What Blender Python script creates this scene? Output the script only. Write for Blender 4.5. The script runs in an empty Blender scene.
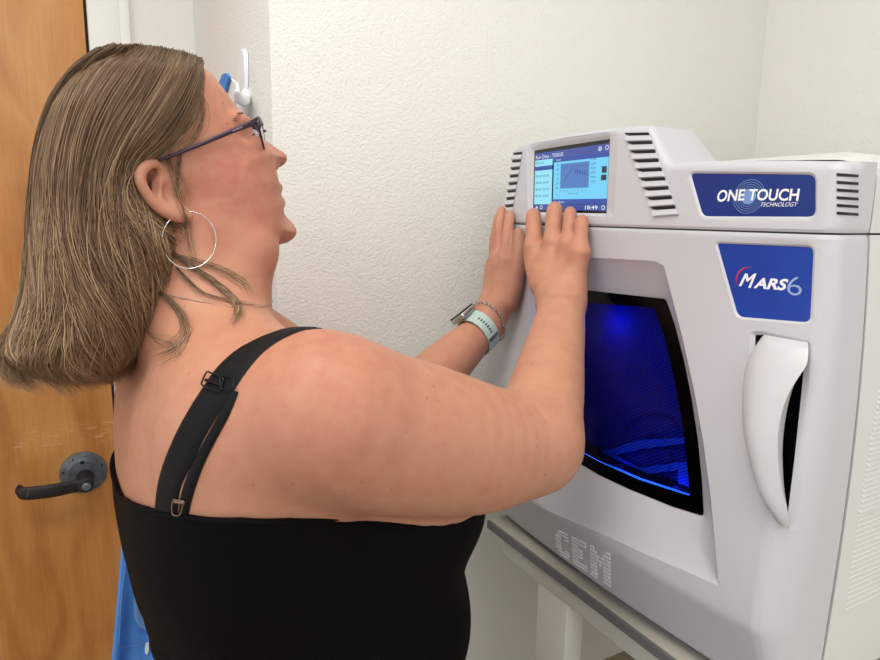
import bpy, bmesh, math, random, os
import numpy as np
from mathutils import Vector, Matrix, noise
from mathutils.bvhtree import BVHTree
from mathutils.geometry import delaunay_2d_cdt, intersect_point_line

SC = bpy.context.scene
COL = SC.collection
random.seed(7)
rng = np.random.default_rng(7)

# ------------------------------------------------------------------ camera
F = 661.0
CAMH = 1.50
HEAD, PITCH, ROLL = math.radians(28.8), math.radians(9.9), math.radians(0.8)
_fw = Vector((math.sin(HEAD), math.cos(HEAD), 0))
_rt = Vector((math.cos(HEAD), -math.sin(HEAD), 0))
_fwd = _fw * math.cos(PITCH) - Vector((0, 0, math.sin(PITCH)))
_up0 = _fw * math.sin(PITCH) + Vector((0, 0, math.cos(PITCH)))
CR = _rt * math.cos(ROLL) + _up0 * math.sin(ROLL)
CU = -_rt * math.sin(ROLL) + _up0 * math.cos(ROLL)
CF = _fwd
CAM = Vector((0, 0, CAMH))


def ray(px, py):
    """direction of the photograph's pixel, unit depth along the optical axis"""
    return CF + CR * ((px - 440) / F) - CU * ((py - 330) / F)


def P(px, py, z):
    return CAM + ray(px, py) * z


def proj(p):
    d = Vector(p) - CAM
    z = d.dot(CF)
    return (440 + F * d.dot(CR) / z, 330 - F * d.dot(CU) / z, z)


def on_plane(px, py, axis, val):
    d = ray(px, py)
    k = (val - CAM[axis]) / d[axis]
    return CAM + d * k


cam_data = bpy.data.cameras.new('camera')
cam_data.sensor_fit = 'HORIZONTAL'
cam_data.sensor_width = 36
cam_data.lens = 36 * F / 880
cam_data.clip_start = 0.02
cam = bpy.data.objects.new('camera', cam_data)
COL.objects.link(cam)
M3 = Matrix((CR, CU, -CF)).transposed()
cam.matrix_world = Matrix.Translation(CAM) @ M3.to_4x4()
SC.camera = cam
SC.view_settings.view_transform = 'Standard'
SC.view_settings.look = 'None'
SC.view_settings.gamma = 1
SC.view_settings.use_curve_mapping = False
SC.view_settings.exposure = -0.13


# --------------------------------------------------------------- materials
def lin(c):
    """sRGB 0..255 to linear"""
    return tuple(((v / 255) / 12.92 if v / 255 <= 0.04045 else ((v / 255 + 0.055) / 1.055) ** 2.4) for v in c) + (1,)


def mat(name, col, rough=0.5, metal=0.0, bump=None, spec=0.5, var=None, sss=0, coat=0, emit=None):
    """bump=(scale, strength, detail); var=(scale, colour2, amount)"""
    m = bpy.data.materials.new(name)
    m.use_nodes = True
    n, l = m.node_tree.nodes, m.node_tree.links
    b = n['Principled BSDF']
    b.inputs['Base Color'].default_value = lin(col)
    b.inputs['Roughness'].default_value = rough
    b.inputs['Metallic'].default_value = metal
    b.inputs['Specular IOR Level'].default_value = spec
    if sss:
        b.inputs['Subsurface Weight'].default_value = sss
        b.inputs['Subsurface Radius'].default_value = (0.012, 0.004, 0.002)
        b.inputs['Subsurface Scale'].default_value = 1.0
    if coat:
        b.inputs['Coat Weight'].default_value = coat
        b.inputs['Coat Roughness'].default_value = 0.1
    if emit:
        b.inputs['Emission Color'].default_value = lin(emit[0])
        b.inputs['Emission Strength'].default_value = emit[1]
    tc = n.new('ShaderNodeTexCoord')
    if bump:
        t = n.new('ShaderNodeTexNoise')
        t.inputs['Scale'].default_value = bump[0]
        t.inputs['Detail'].default_value = bump[2] if len(bump) > 2 else 3
        bp = n.new('ShaderNodeBump')
        bp.inputs['Strength'].default_value = bump[1]
        bp.inputs['Distance'].default_value = 0.002
        l.new(tc.outputs['Object'], t.inputs['Vector'])
        l.new(t.outputs['Fac'], bp.inputs['Height'])
        l.new(bp.outputs['Normal'], b.inputs['Normal'])
    if var:
        t = n.new('ShaderNodeTexNoise')
        t.inputs['Scale'].default_value = var[0]
        t.inputs['Detail'].default_value = 4
        r = n.new('ShaderNodeMapRange')
        r.inputs['From Min'].default_value = 0.35
        r.inputs['From Max'].default_value = 0.7
        r.inputs['To Max'].default_value = var[2]
        mx = n.new('ShaderNodeMix')
        mx.data_type = 'RGBA'
        mx.inputs[6].default_value = lin(col)
        mx.inputs[7].default_value = lin(var[1])
        l.new(tc.outputs['Object'], t.inputs['Vector'])
        l.new(t.outputs['Fac'], r.inputs['Value'])
        l.new(r.outputs['Result'], mx.inputs[0])
        l.new(mx.outputs[2], b.inputs['Base Color'])
    return m


# ----------------------------------------------------------------- objects
def link(name, me, m=None, parent=None, smooth=True, angle=None):
    o = bpy.data.objects.new(name, me)
    COL.objects.link(o)
    if m is not None:
        for mm in (m if isinstance(m, (list, tuple)) else [m]):
            me.materials.append(mm)
    if parent is not None:
        o.parent = parent
        o.matrix_parent_inverse = Matrix.Translation(parent.location).inverted()
    if smooth and hasattr(me, 'polygons'):
        me.polygons.foreach_set('use_smooth', [True] * len(me.polygons))
        if angle:
            me.set_sharp_from_angle(angle=math.radians(angle))
    return o


def from_bm(name, bm, m=None, parent=None, smooth=False, angle=None):
    bmesh.ops.recalc_face_normals(bm, faces=bm.faces)
    me = bpy.data.meshes.new(name)
    bm.to_mesh(me)
    bm.free()
    return link(name, me, m, parent, smooth, angle)


def from_py(name, vs, fs, m=None, parent=None, smooth=True, angle=None, recalc=False):
    me = bpy.data.meshes.new(name)
    me.from_pydata([tuple(v) for v in vs], [], [tuple(int(i) for i in f) for f in fs])
    if recalc:
        bm = bmesh.new(); bm.from_mesh(me)
        bmesh.ops.recalc_face_normals(bm, faces=bm.faces)
        bm.to_mesh(me); bm.free()
    me.update()
    return link(name, me, m, parent, smooth, angle)


def tag(o, label=None, cat=None, group=None, kind=None):
    if label: o['label'] = label
    if cat: o['category'] = cat
    if group: o['group'] = group
    if kind: o['kind'] = kind
    return o


def empty(name, loc, label, cat, group=None):
    o = bpy.data.objects.new(name, None)
    o.empty_display_size = 0.05
    COL.objects.link(o)
    o.location = loc
    return tag(o, label, cat, group)


def add_box(bm, lo, hi, bevel=0.0, seg=2):
    lo, hi = Vector(lo), Vector(hi)
    r = bmesh.ops.create_cube(bm, size=1)
    vs = r['verts']
    for v in vs:
        v.co = Vector(((lo[i] + hi[i]) / 2 + v.co[i] * (hi[i] - lo[i]) for i in range(3)))
    if bevel:
        es = list({e for v in vs for e in v.link_edges})
        bmesh.ops.bevel(bm, geom=es, offset=bevel, segments=seg, affect='EDGES', profile=0.5)


def box(name, lo, hi, m, parent=None, bevel=0.0, seg=2):
    bm = bmesh.new()
    add_box(bm, lo, hi, bevel, seg)
    return from_bm(name, bm, m, parent, smooth=bevel > 0, angle=40)


def tube_geo(pts, rads, n=8, closed=False, cap=True):
    """verts, faces of a tube through pts with one radius per point"""
    pts = [Vector(p) for p in pts]
    if not hasattr(rads, '__len__'):
        rads = [rads] * len(pts)
    N = len(pts)
    vs, fs = [], []
    t0 = (pts[1] - pts[0]).normalized()
    a = Vector((0, 0, 1)) if abs(t0.z) < 0.9 else Vector((1, 0, 0))
    nrm = t0.cross(a).normalized()
    for i, p in enumerate(pts):
        if closed:
            t = (pts[(i + 1) % N] - pts[i - 1]).normalized()
        else:
            t = (pts[min(i + 1, N - 1)] - pts[max(i - 1, 0)]).normalized()
        nrm = (nrm - t * nrm.dot(t)).normalized()
        b = t.cross(nrm)
        for k in range(n):
            an = 2 * math.pi * k / n
            vs.append(p + (nrm * math.cos(an) + b * math.sin(an)) * rads[i])
    for i in range(N if closed else N - 1):
        j = (i + 1) % N
        for k in range(n):
            k2 = (k + 1) % n
            fs.append((i * n + k, i * n + k2, j * n + k2, j * n + k))
    if cap and not closed:
        fs.append(tuple(reversed(range(n))))
        fs.append(tuple((N - 1) * n + k for k in range(n)))
    return vs, fs


def merge_geo(parts):
    V, Fc = [], []
    for vs, fs in parts:
        o = len(V)
        V.extend(vs)
        Fc.extend(tuple(i + o for i in f) for f in fs)
    return V, Fc


def spline(pts, n, closed=False):
    """Catmull-Rom through points of any dimension"""
    A = np.array([tuple(p) for p in pts], float)
    N = len(A)
    out = []
    segs = N if closed else N - 1
    for k in range(n):
        u = k / n * segs if closed else k / (n - 1) * segs
        i = min(int(u), segs - 1)
        f = u - i
        if closed:
            p0, p1, p2, p3 = A[(i - 1) % N], A[i % N], A[(i + 1) % N], A[(i + 2) % N]
        else:
            p1, p2 = A[i], A[i + 1]
            p0 = A[i - 1] if i > 0 else 2 * p1 - p2
            p3 = A[i + 2] if i + 2 < N else 2 * p2 - p1
        out.append(0.5 * (2 * p1 + (p2 - p0) * f + (2 * p0 - 5 * p1 + 4 * p2 - p3) * f * f + (3 * p1 - p0 - 3 * p2 + p3) * f ** 3))
    return np.array(out)


def text_geo(s, size=1.0, offset=0.0, shear=0.0, spacing=1.0):
    cu = bpy.data.curves.new('t', 'FONT')
    cu.body = s
    cu.size = size
    cu.offset = offset
    cu.shear = shear
    cu.space_character = spacing
    cu.resolution_u = 4
    o = bpy.data.objects.new('t', cu)
    COL.objects.link(o)
    dg = bpy.context.evaluated_depsgraph_get()
    me = bpy.data.meshes.new_from_object(o.evaluated_get(dg))
    vs = [v.co.copy() for v in me.vertices]
    fs = [tuple(p.vertices) for p in me.polygons]
    bpy.data.objects.remove(o)
    bpy.data.curves.remove(cu)
    bpy.data.meshes.remove(me)
    return vs, fs
# ==================================================================== ROOM
M = {}
M['wall'] = mat('wall_paint', (240, 238, 231), 0.75, bump=(290, 0.85, 3))
M['wall_return'] = mat('wall_paint_return', (234, 230, 222), 0.75, bump=(290, 0.7, 3))
M['trim'] = mat('trim_paint', (236, 235, 230), 0.45, bump=(60, 0.08))
M['ceiling'] = mat('ceiling_paint', (235, 233, 226), 0.85, bump=(140, 0.4))
M['floor'] = mat('floor_vinyl', (176, 160, 138), 0.5, bump=(30, 0.1), var=(6, (160, 145, 124), 0.6))
M['black_gap'] = mat('dark_rubber', (22, 22, 24), 0.8)

YW = 0.96                                            # wall beside the machine
XR = on_plane(768, 5, 0, 1.0)
XR = on_plane(764, 50, 1, YW).x                      # right wall
XC = on_plane(272.5, 150, 1, YW).x                   # outer corner
YD = on_plane(194.5, 40, 0, XC).y                    # wall of the door
print('XR', XR, 'XC', XC, 'YD', YD)
ZC = 2.62
X0, Y0 = -2.2, -1.9


def structure(o):
    o['kind'] = 'structure'
    return o


structure(box('wall_machine_side', (XC, YW, 0), (XR + 0.1, YD + 0.12, ZC), M['wall'], bevel=0.006))
structure(box('wall_right', (XR, Y0, 0), (XR + 0.1, YW, ZC), M['wall']))
xd_r = on_plane(83, 0, 1, YD).x                      # latch edge of the door
xt_r = on_plane(129, 20, 1, YD).x
xd_l = xd_r - 0.92
structure(box('wall_door_side', (xt_r - 0.004, YD, 0), (XC, YD + 0.1, ZC), M['wall']))
structure(box('wall_beyond_door', (X0, YD, 0), (xd_l - 0.08, YD + 0.1, ZC), M['wall']))
structure(box('wall_above_door', (xd_l - 0.08, YD, 2.2), (xt_r - 0.004, YD + 0.1, ZC), M['wall']))
structure(box('floor', (X0, Y0, -0.1), (XR + 0.1, YD + 0.12, 0), M['floor']))
structure(box('ceiling', (X0, Y0, ZC), (XR + 0.1, YD + 0.12, ZC + 0.1), M['ceiling']))
# door casing: two stepped boards and a head
bm = bmesh.new()
add_box(bm, (xd_r + 0.005, YD - 0.016, 0), (xt_r - 0.018, YD + 0.09, 2.2), 0.003)
add_box(bm, (xt_r - 0.020, YD - 0.022, 0), (xt_r, YD + 0.05, 2.2), 0.003)
add_box(bm, (xd_l - 0.08, YD - 0.016, 0), (xd_l - 0.005, YD + 0.09, 2.2), 0.003)
add_box(bm, (xd_l - 0.08, YD - 0.018, 2.10), (xt_r, YD + 0.09, 2.2), 0.003)
structure(from_bm('trim_1', bm, M['trim'], smooth=True, angle=30))
for nm, lo, hi in (('baseboard_right', (XR - 0.012, Y0, 0), (XR, YW, 0.1)),
                   ('baseboard_machine_side', (XC - 0.0, YW - 0.012, 0), (XR - 0.012, YW, 0.1)),
                   ('baseboard_return', (XC - 0.012, YW, 0), (XC, YD, 0.1))):
    structure(box(nm, lo, hi, M['trim'], bevel=0.003))

# wood veneer of the door: warm maple with soft vertical figure and fine pores
def wood():
    m = bpy.data.materials.new('maple_veneer')
    m.use_nodes = True
    n, l = m.node_tree.nodes, m.node_tree.links
    b = n['Principled BSDF']
    tc = n.new('ShaderNodeTexCoord')
    mp = n.new('ShaderNodeMapping'); mp.inputs['Scale'].default_value = (2.6, 1, 0.75)
    w = n.new('ShaderNodeTexNoise'); w.inputs['Scale'].default_value = 3.2; w.inputs['Detail'].default_value = 5; w.inputs['Distortion'].default_value = 1.6
    mp2 = n.new('ShaderNodeMapping'); mp2.inputs['Scale'].default_value = (260, 1, 14)
    f = n.new('ShaderNodeTexNoise'); f.inputs['Scale'].default_value = 1.0; f.inputs['Detail'].default_value = 2
    cr = n.new('ShaderNodeValToRGB')
    e = cr.color_ramp.elements
    e[0].position, e[0].color = 0.3, lin((182, 118, 56))
    e[1].position, e[1].color = 0.72, lin((222, 162, 94))
    x = e.new(0.5); x.color = lin((206, 142, 74))
    mx = n.new('ShaderNodeMix'); mx.data_type = 'RGBA'; mx.blend_type = 'MULTIPLY'
    r = n.new('ShaderNodeMapRange'); r.inputs['To Min'].default_value = 0.0; r.inputs['To Max'].default_value = 0.35
    l.new(tc.outputs['Object'], mp.inputs['Vector']); l.new(mp.outputs['Vector'], w.inputs['Vector'])
    l.new(tc.outputs['Object'], mp2.inputs['Vector']); l.new(mp2.outputs['Vector'], f.inputs['Vector'])
    l.new(w.outputs['Fac'], cr.inputs['Fac'])
    l.new(f.outputs['Fac'], r.inputs['Value']); l.new(r.outputs['Result'], mx.inputs[0])
    l.new(cr.outputs['Color'], mx.inputs[6]); mx.inputs[7].default_value = lin((150, 90, 45))
    # rubbed band of scratches above the lever
    sep = n.new('ShaderNodeSeparateXYZ'); l.new(tc.outputs['Object'], sep.inputs['Vector'])
    s = n.new('ShaderNodeTexNoise'); s.inputs['Scale'].default_value = 90; s.inputs['Detail'].default_value = 6
    mp3 = n.new('ShaderNodeMapping'); mp3.inputs['Scale'].default_value = (0.5, 1, 2.0); l.new(tc.outputs['Object'], mp3.inputs['Vector']); l.new(mp3.outputs['Vector'], s.inputs['Vector'])
    zc = on_plane(60, 437, 1, YD).z
    sub = n.new('ShaderNodeMath'); sub.operation = 'SUBTRACT'; sub.inputs[1].default_value = zc; l.new(sep.outputs['Z'], sub.inputs[0])
    ab = n.new('ShaderNodeMath'); ab.operation = 'ABSOLUTE'; l.new(sub.outputs[0], ab.inputs[0])
    mr = n.new('ShaderNodeMapRange'); mr.inputs['From Min'].default_value = 0.012; mr.inputs['From Max'].default_value = 0.03; mr.inputs['To Min'].default_value = 1; mr.inputs['To Max'].default_value = 0; l.new(ab.outputs[0], mr.inputs['Value'])
    th = n.new('ShaderNodeMapRange'); th.inputs['From Min'].default_value = 0.55; th.inputs['From Max'].default_value = 0.66; l.new(s.outputs['Fac'], th.inputs['Value'])
    mul = n.new('ShaderNodeMath'); mul.operation = 'MULTIPLY'; l.new(mr.outputs[0], mul.inputs[0]); l.new(th.outputs[0], mul.inputs[1])
    mul2 = n.new('ShaderNodeMath'); mul2.operation = 'MULTIPLY'; mul2.inputs[1].default_value = 0.55; l.new(mul.outputs[0], mul2.inputs[0])
    m2 = n.new('ShaderNodeMix'); m2.data_type = 'RGBA'; l.new(mul2.outputs[0], m2.inputs[0]); l.new(mx.outputs[2], m2.inputs[6]); m2.inputs[7].default_value = lin((216, 184, 140))
    l.new(m2.outputs[2], b.inputs['Base Color'])
    b.inputs['Roughness'].default_value = 0.38
    return m


M['wood'] = wood()
M['gunmetal'] = mat('worn_gunmetal', (120, 126, 130), 0.42, 0.6, var=(40, (80, 84, 88), 0.7))
M['lever'] = mat('dark_lever_wrap', (38, 35, 34), 0.5, 0.3, bump=(120, 0.3))
M['scratch'] = mat('scratch_line', (120, 115, 110), 0.5)
YDF = YD + 0.006                                     # door face
door = structure(box('door_1', (xd_l, YDF, 0.008), (xd_r, YDF + 0.042, 2.095), M['wood'], bevel=0.002))
# dark gap of the jamb
structure(box('trim_2', (xd_r + 0.0006, YDF + 0.004, 0), (xd_r + 0.005, YDF + 0.05, 2.1), M['black_gap']))

# lever handle: rosette with pin-tumbler ring, neck, wrapped lever
rc = on_plane(83.5, 472, 1, YDF)
def lathe_y(c, prof, n=40):
    """prof: list of (radius, y offset toward the viewer)"""
    vs, fs = [], []
    for r, y in prof:
        for k in range(n):
            a = 2 * math.pi * k / n
            vs.append((c.x + r * math.cos(a), c.y - y, c.z + r * math.sin(a)))
    for i in range(len(prof) - 1):
        for k in range(n):
            k2 = (k + 1) % n
            fs.append((i * n + k, i * n + k2, (i + 1) * n + k2, (i + 1) * n + k))
    fs.append(tuple((len(prof) - 1) * n + k for k in range(n)))
    return vs, fs
RR = 0.0465
hr = from_py('door_handle', *lathe_y(rc, [(RR, 0), (RR, 0.004), (RR - 0.004, 0.009), (RR * 0.70, 0.011), (RR * 0.66, 0.013), (RR * 0.5, 0.013), (RR * 0.46, 0.018), (RR * 0.36, 0.018)]), M['gunmetal'], door, angle=25, recalc=True)
neck_c = rc + Vector((0.003, 0, -0.006))
g = [lathe_y(neck_c, [(0.019, 0.012), (0.015, 0.03), (0.014, 0.05), (0.016, 0.056), (0.016, 0.068), (0.012, 0.071)], 24)]
tip = on_plane(19, 494, 1, YDF - 0.066)
mid = on_plane(50, 491, 1, YDF - 0.066)
st = neck_c + Vector((0, -0.06, 0))
pts = spline([st, st + (mid - st) * 0.4 + Vector((0, 0, 0.000)), mid + Vector((0, -0.003, 0.001)), tip + Vector((0.010, 0, -0.001)), tip + Vector((0, 0.014, 0.002))], 22)
vs, fs = tube_geo([Vector(p) for p in pts], [0.0085] * 22, 12)
cz = {}
vv = []
for i, v in enumerate(vs):
    p = Vector(pts[i // 12])
    k = i // 12 / 21
    d = Vector(v) - p
    d.z *= 1.55 + 0.15 * math.sin(k * 3.1)
    d.y *= 0.72
    vv.append(p + d)
g.append((vv, fs))
lv = from_py('lever', *merge_geo(g), M['lever'], hr, angle=40, recalc=True)
cyl = lathe_y(neck_c + Vector((0.001, -0.071, -0.001)), [(0.0085, -0.002), (0.0085, 0.004), (0.006, 0.006)], 20)
from_py('lock_cylinder', *cyl, M['gunmetal'], hr, angle=30, recalc=True)
g = []
for k in range(26):
    a = math.radians(20 + k * 12.2)
    if k % 3 == 1: continue
    c = rc + Vector((math.cos(a) * RR * 0.84, -0.0112, math.sin(a) * RR * 0.84))
    g.append(lathe_y(c, [(0.0012 + 0.0008 * (k % 4 == 0), 0), (0.0008, 0.0004)], 8))
g.append(lathe_y(rc + Vector((-0.001, -0.013, RR * 0.57)), [(0.0045, 0), (0.0035, 0.001)], 12))
from_py('engraved_mark', *merge_geo(g), M['black_gap'], hr, recalc=True)
g = []
for k, (xa, xb) in enumerate([(0.30, 0.35), (0.42, 0.47), (0.54, 0.60), (0.66, 0.75), (0.74, 0.84), (0.84, 0.9)]):
    pa, pb = st + (tip - st) * xa, st + (tip - st) * xb
    g.append(tube_geo([pa + Vector((0, -0.0068, 0.011)), pa.lerp(pb, .5) + Vector((0, -0.0085, 0.0)), pb + Vector((0, -0.0068, -0.011))], 0.0004, 5))
from_py('wrap_line', *merge_geo(g), M['scratch'], hr)
# latch-side scuff pad at the door's edge
M['pad'] = mat('felt_dark', (74, 60, 52), 0.9)

# ------------------------------------------------------- bench and box below
M['laminate'] = mat('bench_laminate', (205, 199, 184), 0.5, bump=(80, 0.05))
M['edge'] = mat('bench_edge_band', (112, 110, 110), 0.5)
M['frame_paint'] = mat('bench_frame_paint', (226, 223, 213), 0.45)
ZT = 1.016
XT = 0.553
YT = on_plane(487, 519, 0, XT).y
bench = empty('lab_bench', (0.9, 0.3, 0), 'pale laminate lab bench with a dark edge band, carrying the grey microwave instrument', 'bench')
box('worktop_board', (XT + 0.004, -1.2, ZT - 0.016), (XR - 0.004, YT - 0.002, ZT), M['laminate'], bench, 0.001)
bm = bmesh.new()
add_box(bm, (XT, -1.2, ZT - 0.0155), (XT + 0.004, YT, ZT - 0.0025), 0.001)
add_box(bm, (XT + 0.004, YT - 0.002, ZT - 0.0155), (XR - 0.004, YT, ZT - 0.0025), 0.0008)
from_bm('edge_band', bm, M['edge'], bench)
bm = bmesh.new()
zr = ZT - 0.016
add_box(bm, (XT + 0.012, -1.2, zr - 0.034), (XT + 0.032, YT - 0.03, zr), 0.002)
add_box(bm, (XR - 0.05, -1.2, zr - 0.05), (XR - 0.03, YT - 0.03, zr), 0.002)
add_box(bm, (XT + 0.032, YT - 0.05, zr - 0.034), (XR - 0.05, YT - 0.03, zr), 0.002)
from_bm('apron_rail', bm, M['frame_paint'], bench, smooth=True, angle=30)
p1 = on_plane(536, 600, 0, XT + 0.012).y
p2 = on_plane(566, 600, 0, XT + 0.012).y
for x in (XT + 0.014, XR - 0.081):
    for y in (p2, -1.15):
        box('leg', (x, y, 0), (x + 0.032, y + (p1 - p2), zr - 0.0345), M['frame_paint'], bench, 0.002)
M['card'] = mat('tan_board', (196, 180, 152), 0.7, bump=(60, 0.1))
shz = on_plane(625, 650, 1, YT - 0.04).z
shx = on_plane(598, 661, 1, YT - 0.04).x
print('shelf', shz, shx)
box('lower_shelf', (shx, -1.1, shz - 0.02), (XR - 0.082, YT - 0.04, shz), M['card'], bench, 0.002)
for y in (p1, -1.0):
    box('shelf_bracket', (shx, y - 0.02, shz - 0.045), (XR - 0.06, y, shz - 0.0205), M['frame_paint'], bench, 0.002)

# --------------------------------------------------------------- lighting
def area(name, loc, size, power, col, rot=(0, 0, 0), sy=None):
    d = bpy.data.lights.new(name, 'AREA')
    d.shape = 'RECTANGLE'
    d.size = size
    d.size_y = sy or size
    d.energy = power
    d.color = col
    o = bpy.data.objects.new(name, d)
    o.location = loc
    o.rotation_euler = rot
    COL.objects.link(o)
    return o


W1 = (1.0, 0.99, 0.972)
area('ceiling_lamp', (-0.25, 0.25, ZC - 0.02), 1.2, 17, W1, sy=0.6)
area('ceiling_lamp', (0.3, -1.3, ZC - 0.02), 1.2, 13.5, W1, sy=0.6)
area('ceiling_lamp', (-1.6, -0.6, ZC - 0.02), 1.2, 12, W1, sy=0.6)
w = bpy.data.worlds.new('world')
SC.world = w
w.use_nodes = True
w.node_tree.nodes['Background'].inputs[0].default_value = (0.97, 0.98, 1.0, 1)
w.node_tree.nodes['Background'].inputs[1].default_value = 0.93
# ================================================================ MACHINE
M['plastic'] = mat('instrument_grey', (203, 203, 207), 0.42, bump=(900, 0.05))
M['plastic2'] = mat('instrument_cover', (214, 212, 208), 0.45, bump=(900, 0.04))
M['white_pl'] = mat('handle_white', (208, 208, 210), 0.38)
M['blackpl'] = mat('black_plastic', (10, 10, 12), 0.5)
ZS = 1.488                                          # height of the seam
YL, YR, XF, XB = 0.874, 0.343, 0.576, 0.630
RL, RRt = 0.020, 0.018
BOW = 0.012

# plan outline, left side back -> left corner -> front -> right corner -> seam
_pl = [(XF + 0.30, YL), (XF + 0.20, YL), (XF + 0.10, YL), (XF + RL, YL)]
for k in range(1, 9):
    a = math.pi / 2 * k / 9
    _pl.append((XF + RL - RL * math.sin(a), YL - RL + RL * math.cos(a)))
n = 60
ya, yb = YL - RL, YR + RRt
for k in range(n + 1):
    y = ya + (yb - ya) * k / n
    u = (k / n) * 2 - 1
    _pl.append((XF - BOW * (1 - u * u), y))
for k in range(1, 9):
    a = math.pi / 2 * k / 8
    _pl.append((XF + RRt - RRt * math.cos(a), YR + RRt - RRt * math.sin(a)))
_pl += [(XB, YR), (XB + 0.35, YR), (XB + 0.58, YR)]
PL = np.array(_pl)
seg = np.linalg.norm(np.diff(PL, axis=0), axis=1)
PT = np.concatenate([[0], np.cumsum(seg)])
_tan = np.gradient(PL, PT, axis=0)
for _ in range(2):
    _tan[1:-1] = (_tan[:-2] + 2 * _tan[1:-1] + _tan[2:]) / 4
PN = np.stack([_tan[:, 1], -_tan[:, 0]], 1)
PN /= np.linalg.norm(PN, axis=1)[:, None]           # outward? checked below
if PN[30][0] > 0:
    PN = -PN



def oprof(h):
    h = np.asarray(h, float)
    a = np.where(h > 0, -0.10 * h, 0)
    u = np.clip(-h / 0.375, 0, 1)
    a = a + np.where(h <= 0, 0.036 * (3 * u * u - 2 * u ** 3), 0)
    u2 = np.clip((-h - 0.375) / 0.085, 0, 1)
    return a - 0.034 * u2


def oside(h, ny):
    """sideways bulge of the shell: gentle on the right flank, none on the left"""
    h = np.asarray(h, float)
    u = np.clip(-h / 0.46, 0, 1)
    r = 0.008 * np.sin(np.pi * u ** 0.85) + 0.005 * u
    return np.where(ny < 0, r, 0.15 * oprof(h))


def S(t, h, d=0.0):
    t = np.asarray(t, float); h = np.asarray(h, float)
    x = np.interp(t, PT, PL[:, 0]); y = np.interp(t, PT, PL[:, 1])
    nx = np.interp(t, PT, PN[:, 0]); ny = np.interp(t, PT, PN[:, 1])
    return np.stack([x + nx * (oprof(h) + d), y + ny * (oside(h, ny) + d), ZS + h + 0 * x], -1)


TS = float(PT[len(_pl) - 3])                        # t of the side seam
_bv = {}


def _bvh(d):
    k = round(d, 4)
    if k not in _bv:
        tt = np.unique(np.concatenate([PT, np.linspace(0, PT[-1], 260)]))
        hh = np.linspace(-0.47, 0.16, 160)
        T_, H_ = np.meshgrid(tt, hh)
        V = S(T_.ravel(), H_.ravel(), d)
        nt = len(tt)
        tris = []
        for j in range(len(hh) - 1):
            for i in range(nt - 1):
                a = j * nt + i
                tris.append((a, a + 1, a + nt + 1, a + nt))
        _bv[k] = (BVHTree.FromPolygons([Vector(v) for v in V], tris), nt)
    return _bv[k]


def px2th(px, py, d=0.0):
    b, nt = _bvh(d)
    loc, nor, idx, dist = b.ray_cast(CAM, ray(px, py).normalized())
    if loc is None:
        raise ValueError(('miss', px, py))
    h = loc.z - ZS
    Q = PL + PN * np.stack([np.full(len(PN), float(oprof(h)) + d), oside(h, PN[:, 1]) + d], 1)
    best = None
    for i in range(len(Q) - 1):
        a, bb = Q[i], Q[i + 1]
        ab = bb - a
        f = np.clip(((loc.x - a[0]) * ab[0] + (loc.y - a[1]) * ab[1]) / (ab @ ab), 0, 1)
        dd = (a[0] + ab[0] * f - loc.x) ** 2 + (a[1] + ab[1] * f - loc.y) ** 2
        if best is None or dd < best[0]:
            best = (dd, PT[i] + (PT[i + 1] - PT[i]) * f)
    return (float(best[1]), h)


def th(pts, d=0.0):
    return np.array([px2th(x, y, d) for x, y in pts])


def area2(p):
    return 0.5 * np.sum(p[:, 0] * np.roll(p[:, 1], -1) - np.roll(p[:, 0], -1) * p[:, 1])


def rounded(poly, r, n=5):
    """round the corners of a closed polygon"""
    p = np.array(poly, float)
    if not hasattr(r, '__len__'):
        r = [r] * len(p)
    out = []
    N = len(p)
    for i in range(N):
        a, b, c = p[i - 1], p[i], p[(i + 1) % N]
        da, dc = a - b, c - b
        la, lc = np.linalg.norm(da), np.linalg.norm(dc)
        rr = min(r[i], la * 0.45, lc * 0.45)
        if rr <= 1e-6:
            out.append(b); continue
        A, C = b + da / la * rr, b + dc / lc * rr
        for k in range(n + 1):
            u = k / n
            out.append((1 - u) ** 2 * A + 2 * u * (1 - u) * b + u * u * C)
    return np.array(out)


def offset_poly(p, d):
    """inset (d>0) of a closed polygon"""
    s = 1 if area2(p) > 0 else -1
    e = np.roll(p, -1, 0) - p
    e /= np.maximum(np.linalg.norm(e, axis=1), 1e-9)[:, None]
    nn = np.stack([-e[:, 1], e[:, 0]], 1) * s
    m = nn + np.roll(nn, 1, 0)
    l2 = np.maximum((m * m).sum(1), 0.4)
    return p + m * (2 * d / l2)[:, None]


def inside(p, poly):
    x, y = p[:, 0], p[:, 1]
    r = np.zeros(len(p), bool)
    N = len(poly)
    for i in range(N):
        x1, y1 = poly[i]; x2, y2 = poly[(i + 1) % N]
        c = ((y1 > y) != (y2 > y))
        with np.errstate(divide='ignore', invalid='ignore'):
            r ^= c & (x < (x2 - x1) * (y - y1) / (y2 - y1 + 1e-15) + x1)
    return r


def dist(p, poly, closed=True):
    best = np.full(len(p), 1e9)
    N = len(poly)
    for i in range(N if closed else N - 1):
        a, b = poly[i], poly[(i + 1) % N]
        ab = b - a
        f = np.clip(((p - a) @ ab) / max(ab @ ab, 1e-12), 0, 1)
        best = np.minimum(best, np.linalg.norm(p - a - f[:, None] * ab, axis=1))
    return best


def densify(p, s=0.008):
    out = []
    N = len(p)
    for i in range(N):
        a, b = p[i], p[(i + 1) % N]
        k = max(1, int(np.linalg.norm(b - a) / s))
        for j in range(k):
            out.append(a + (b - a) * j / k)
    return np.array(out)


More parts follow.
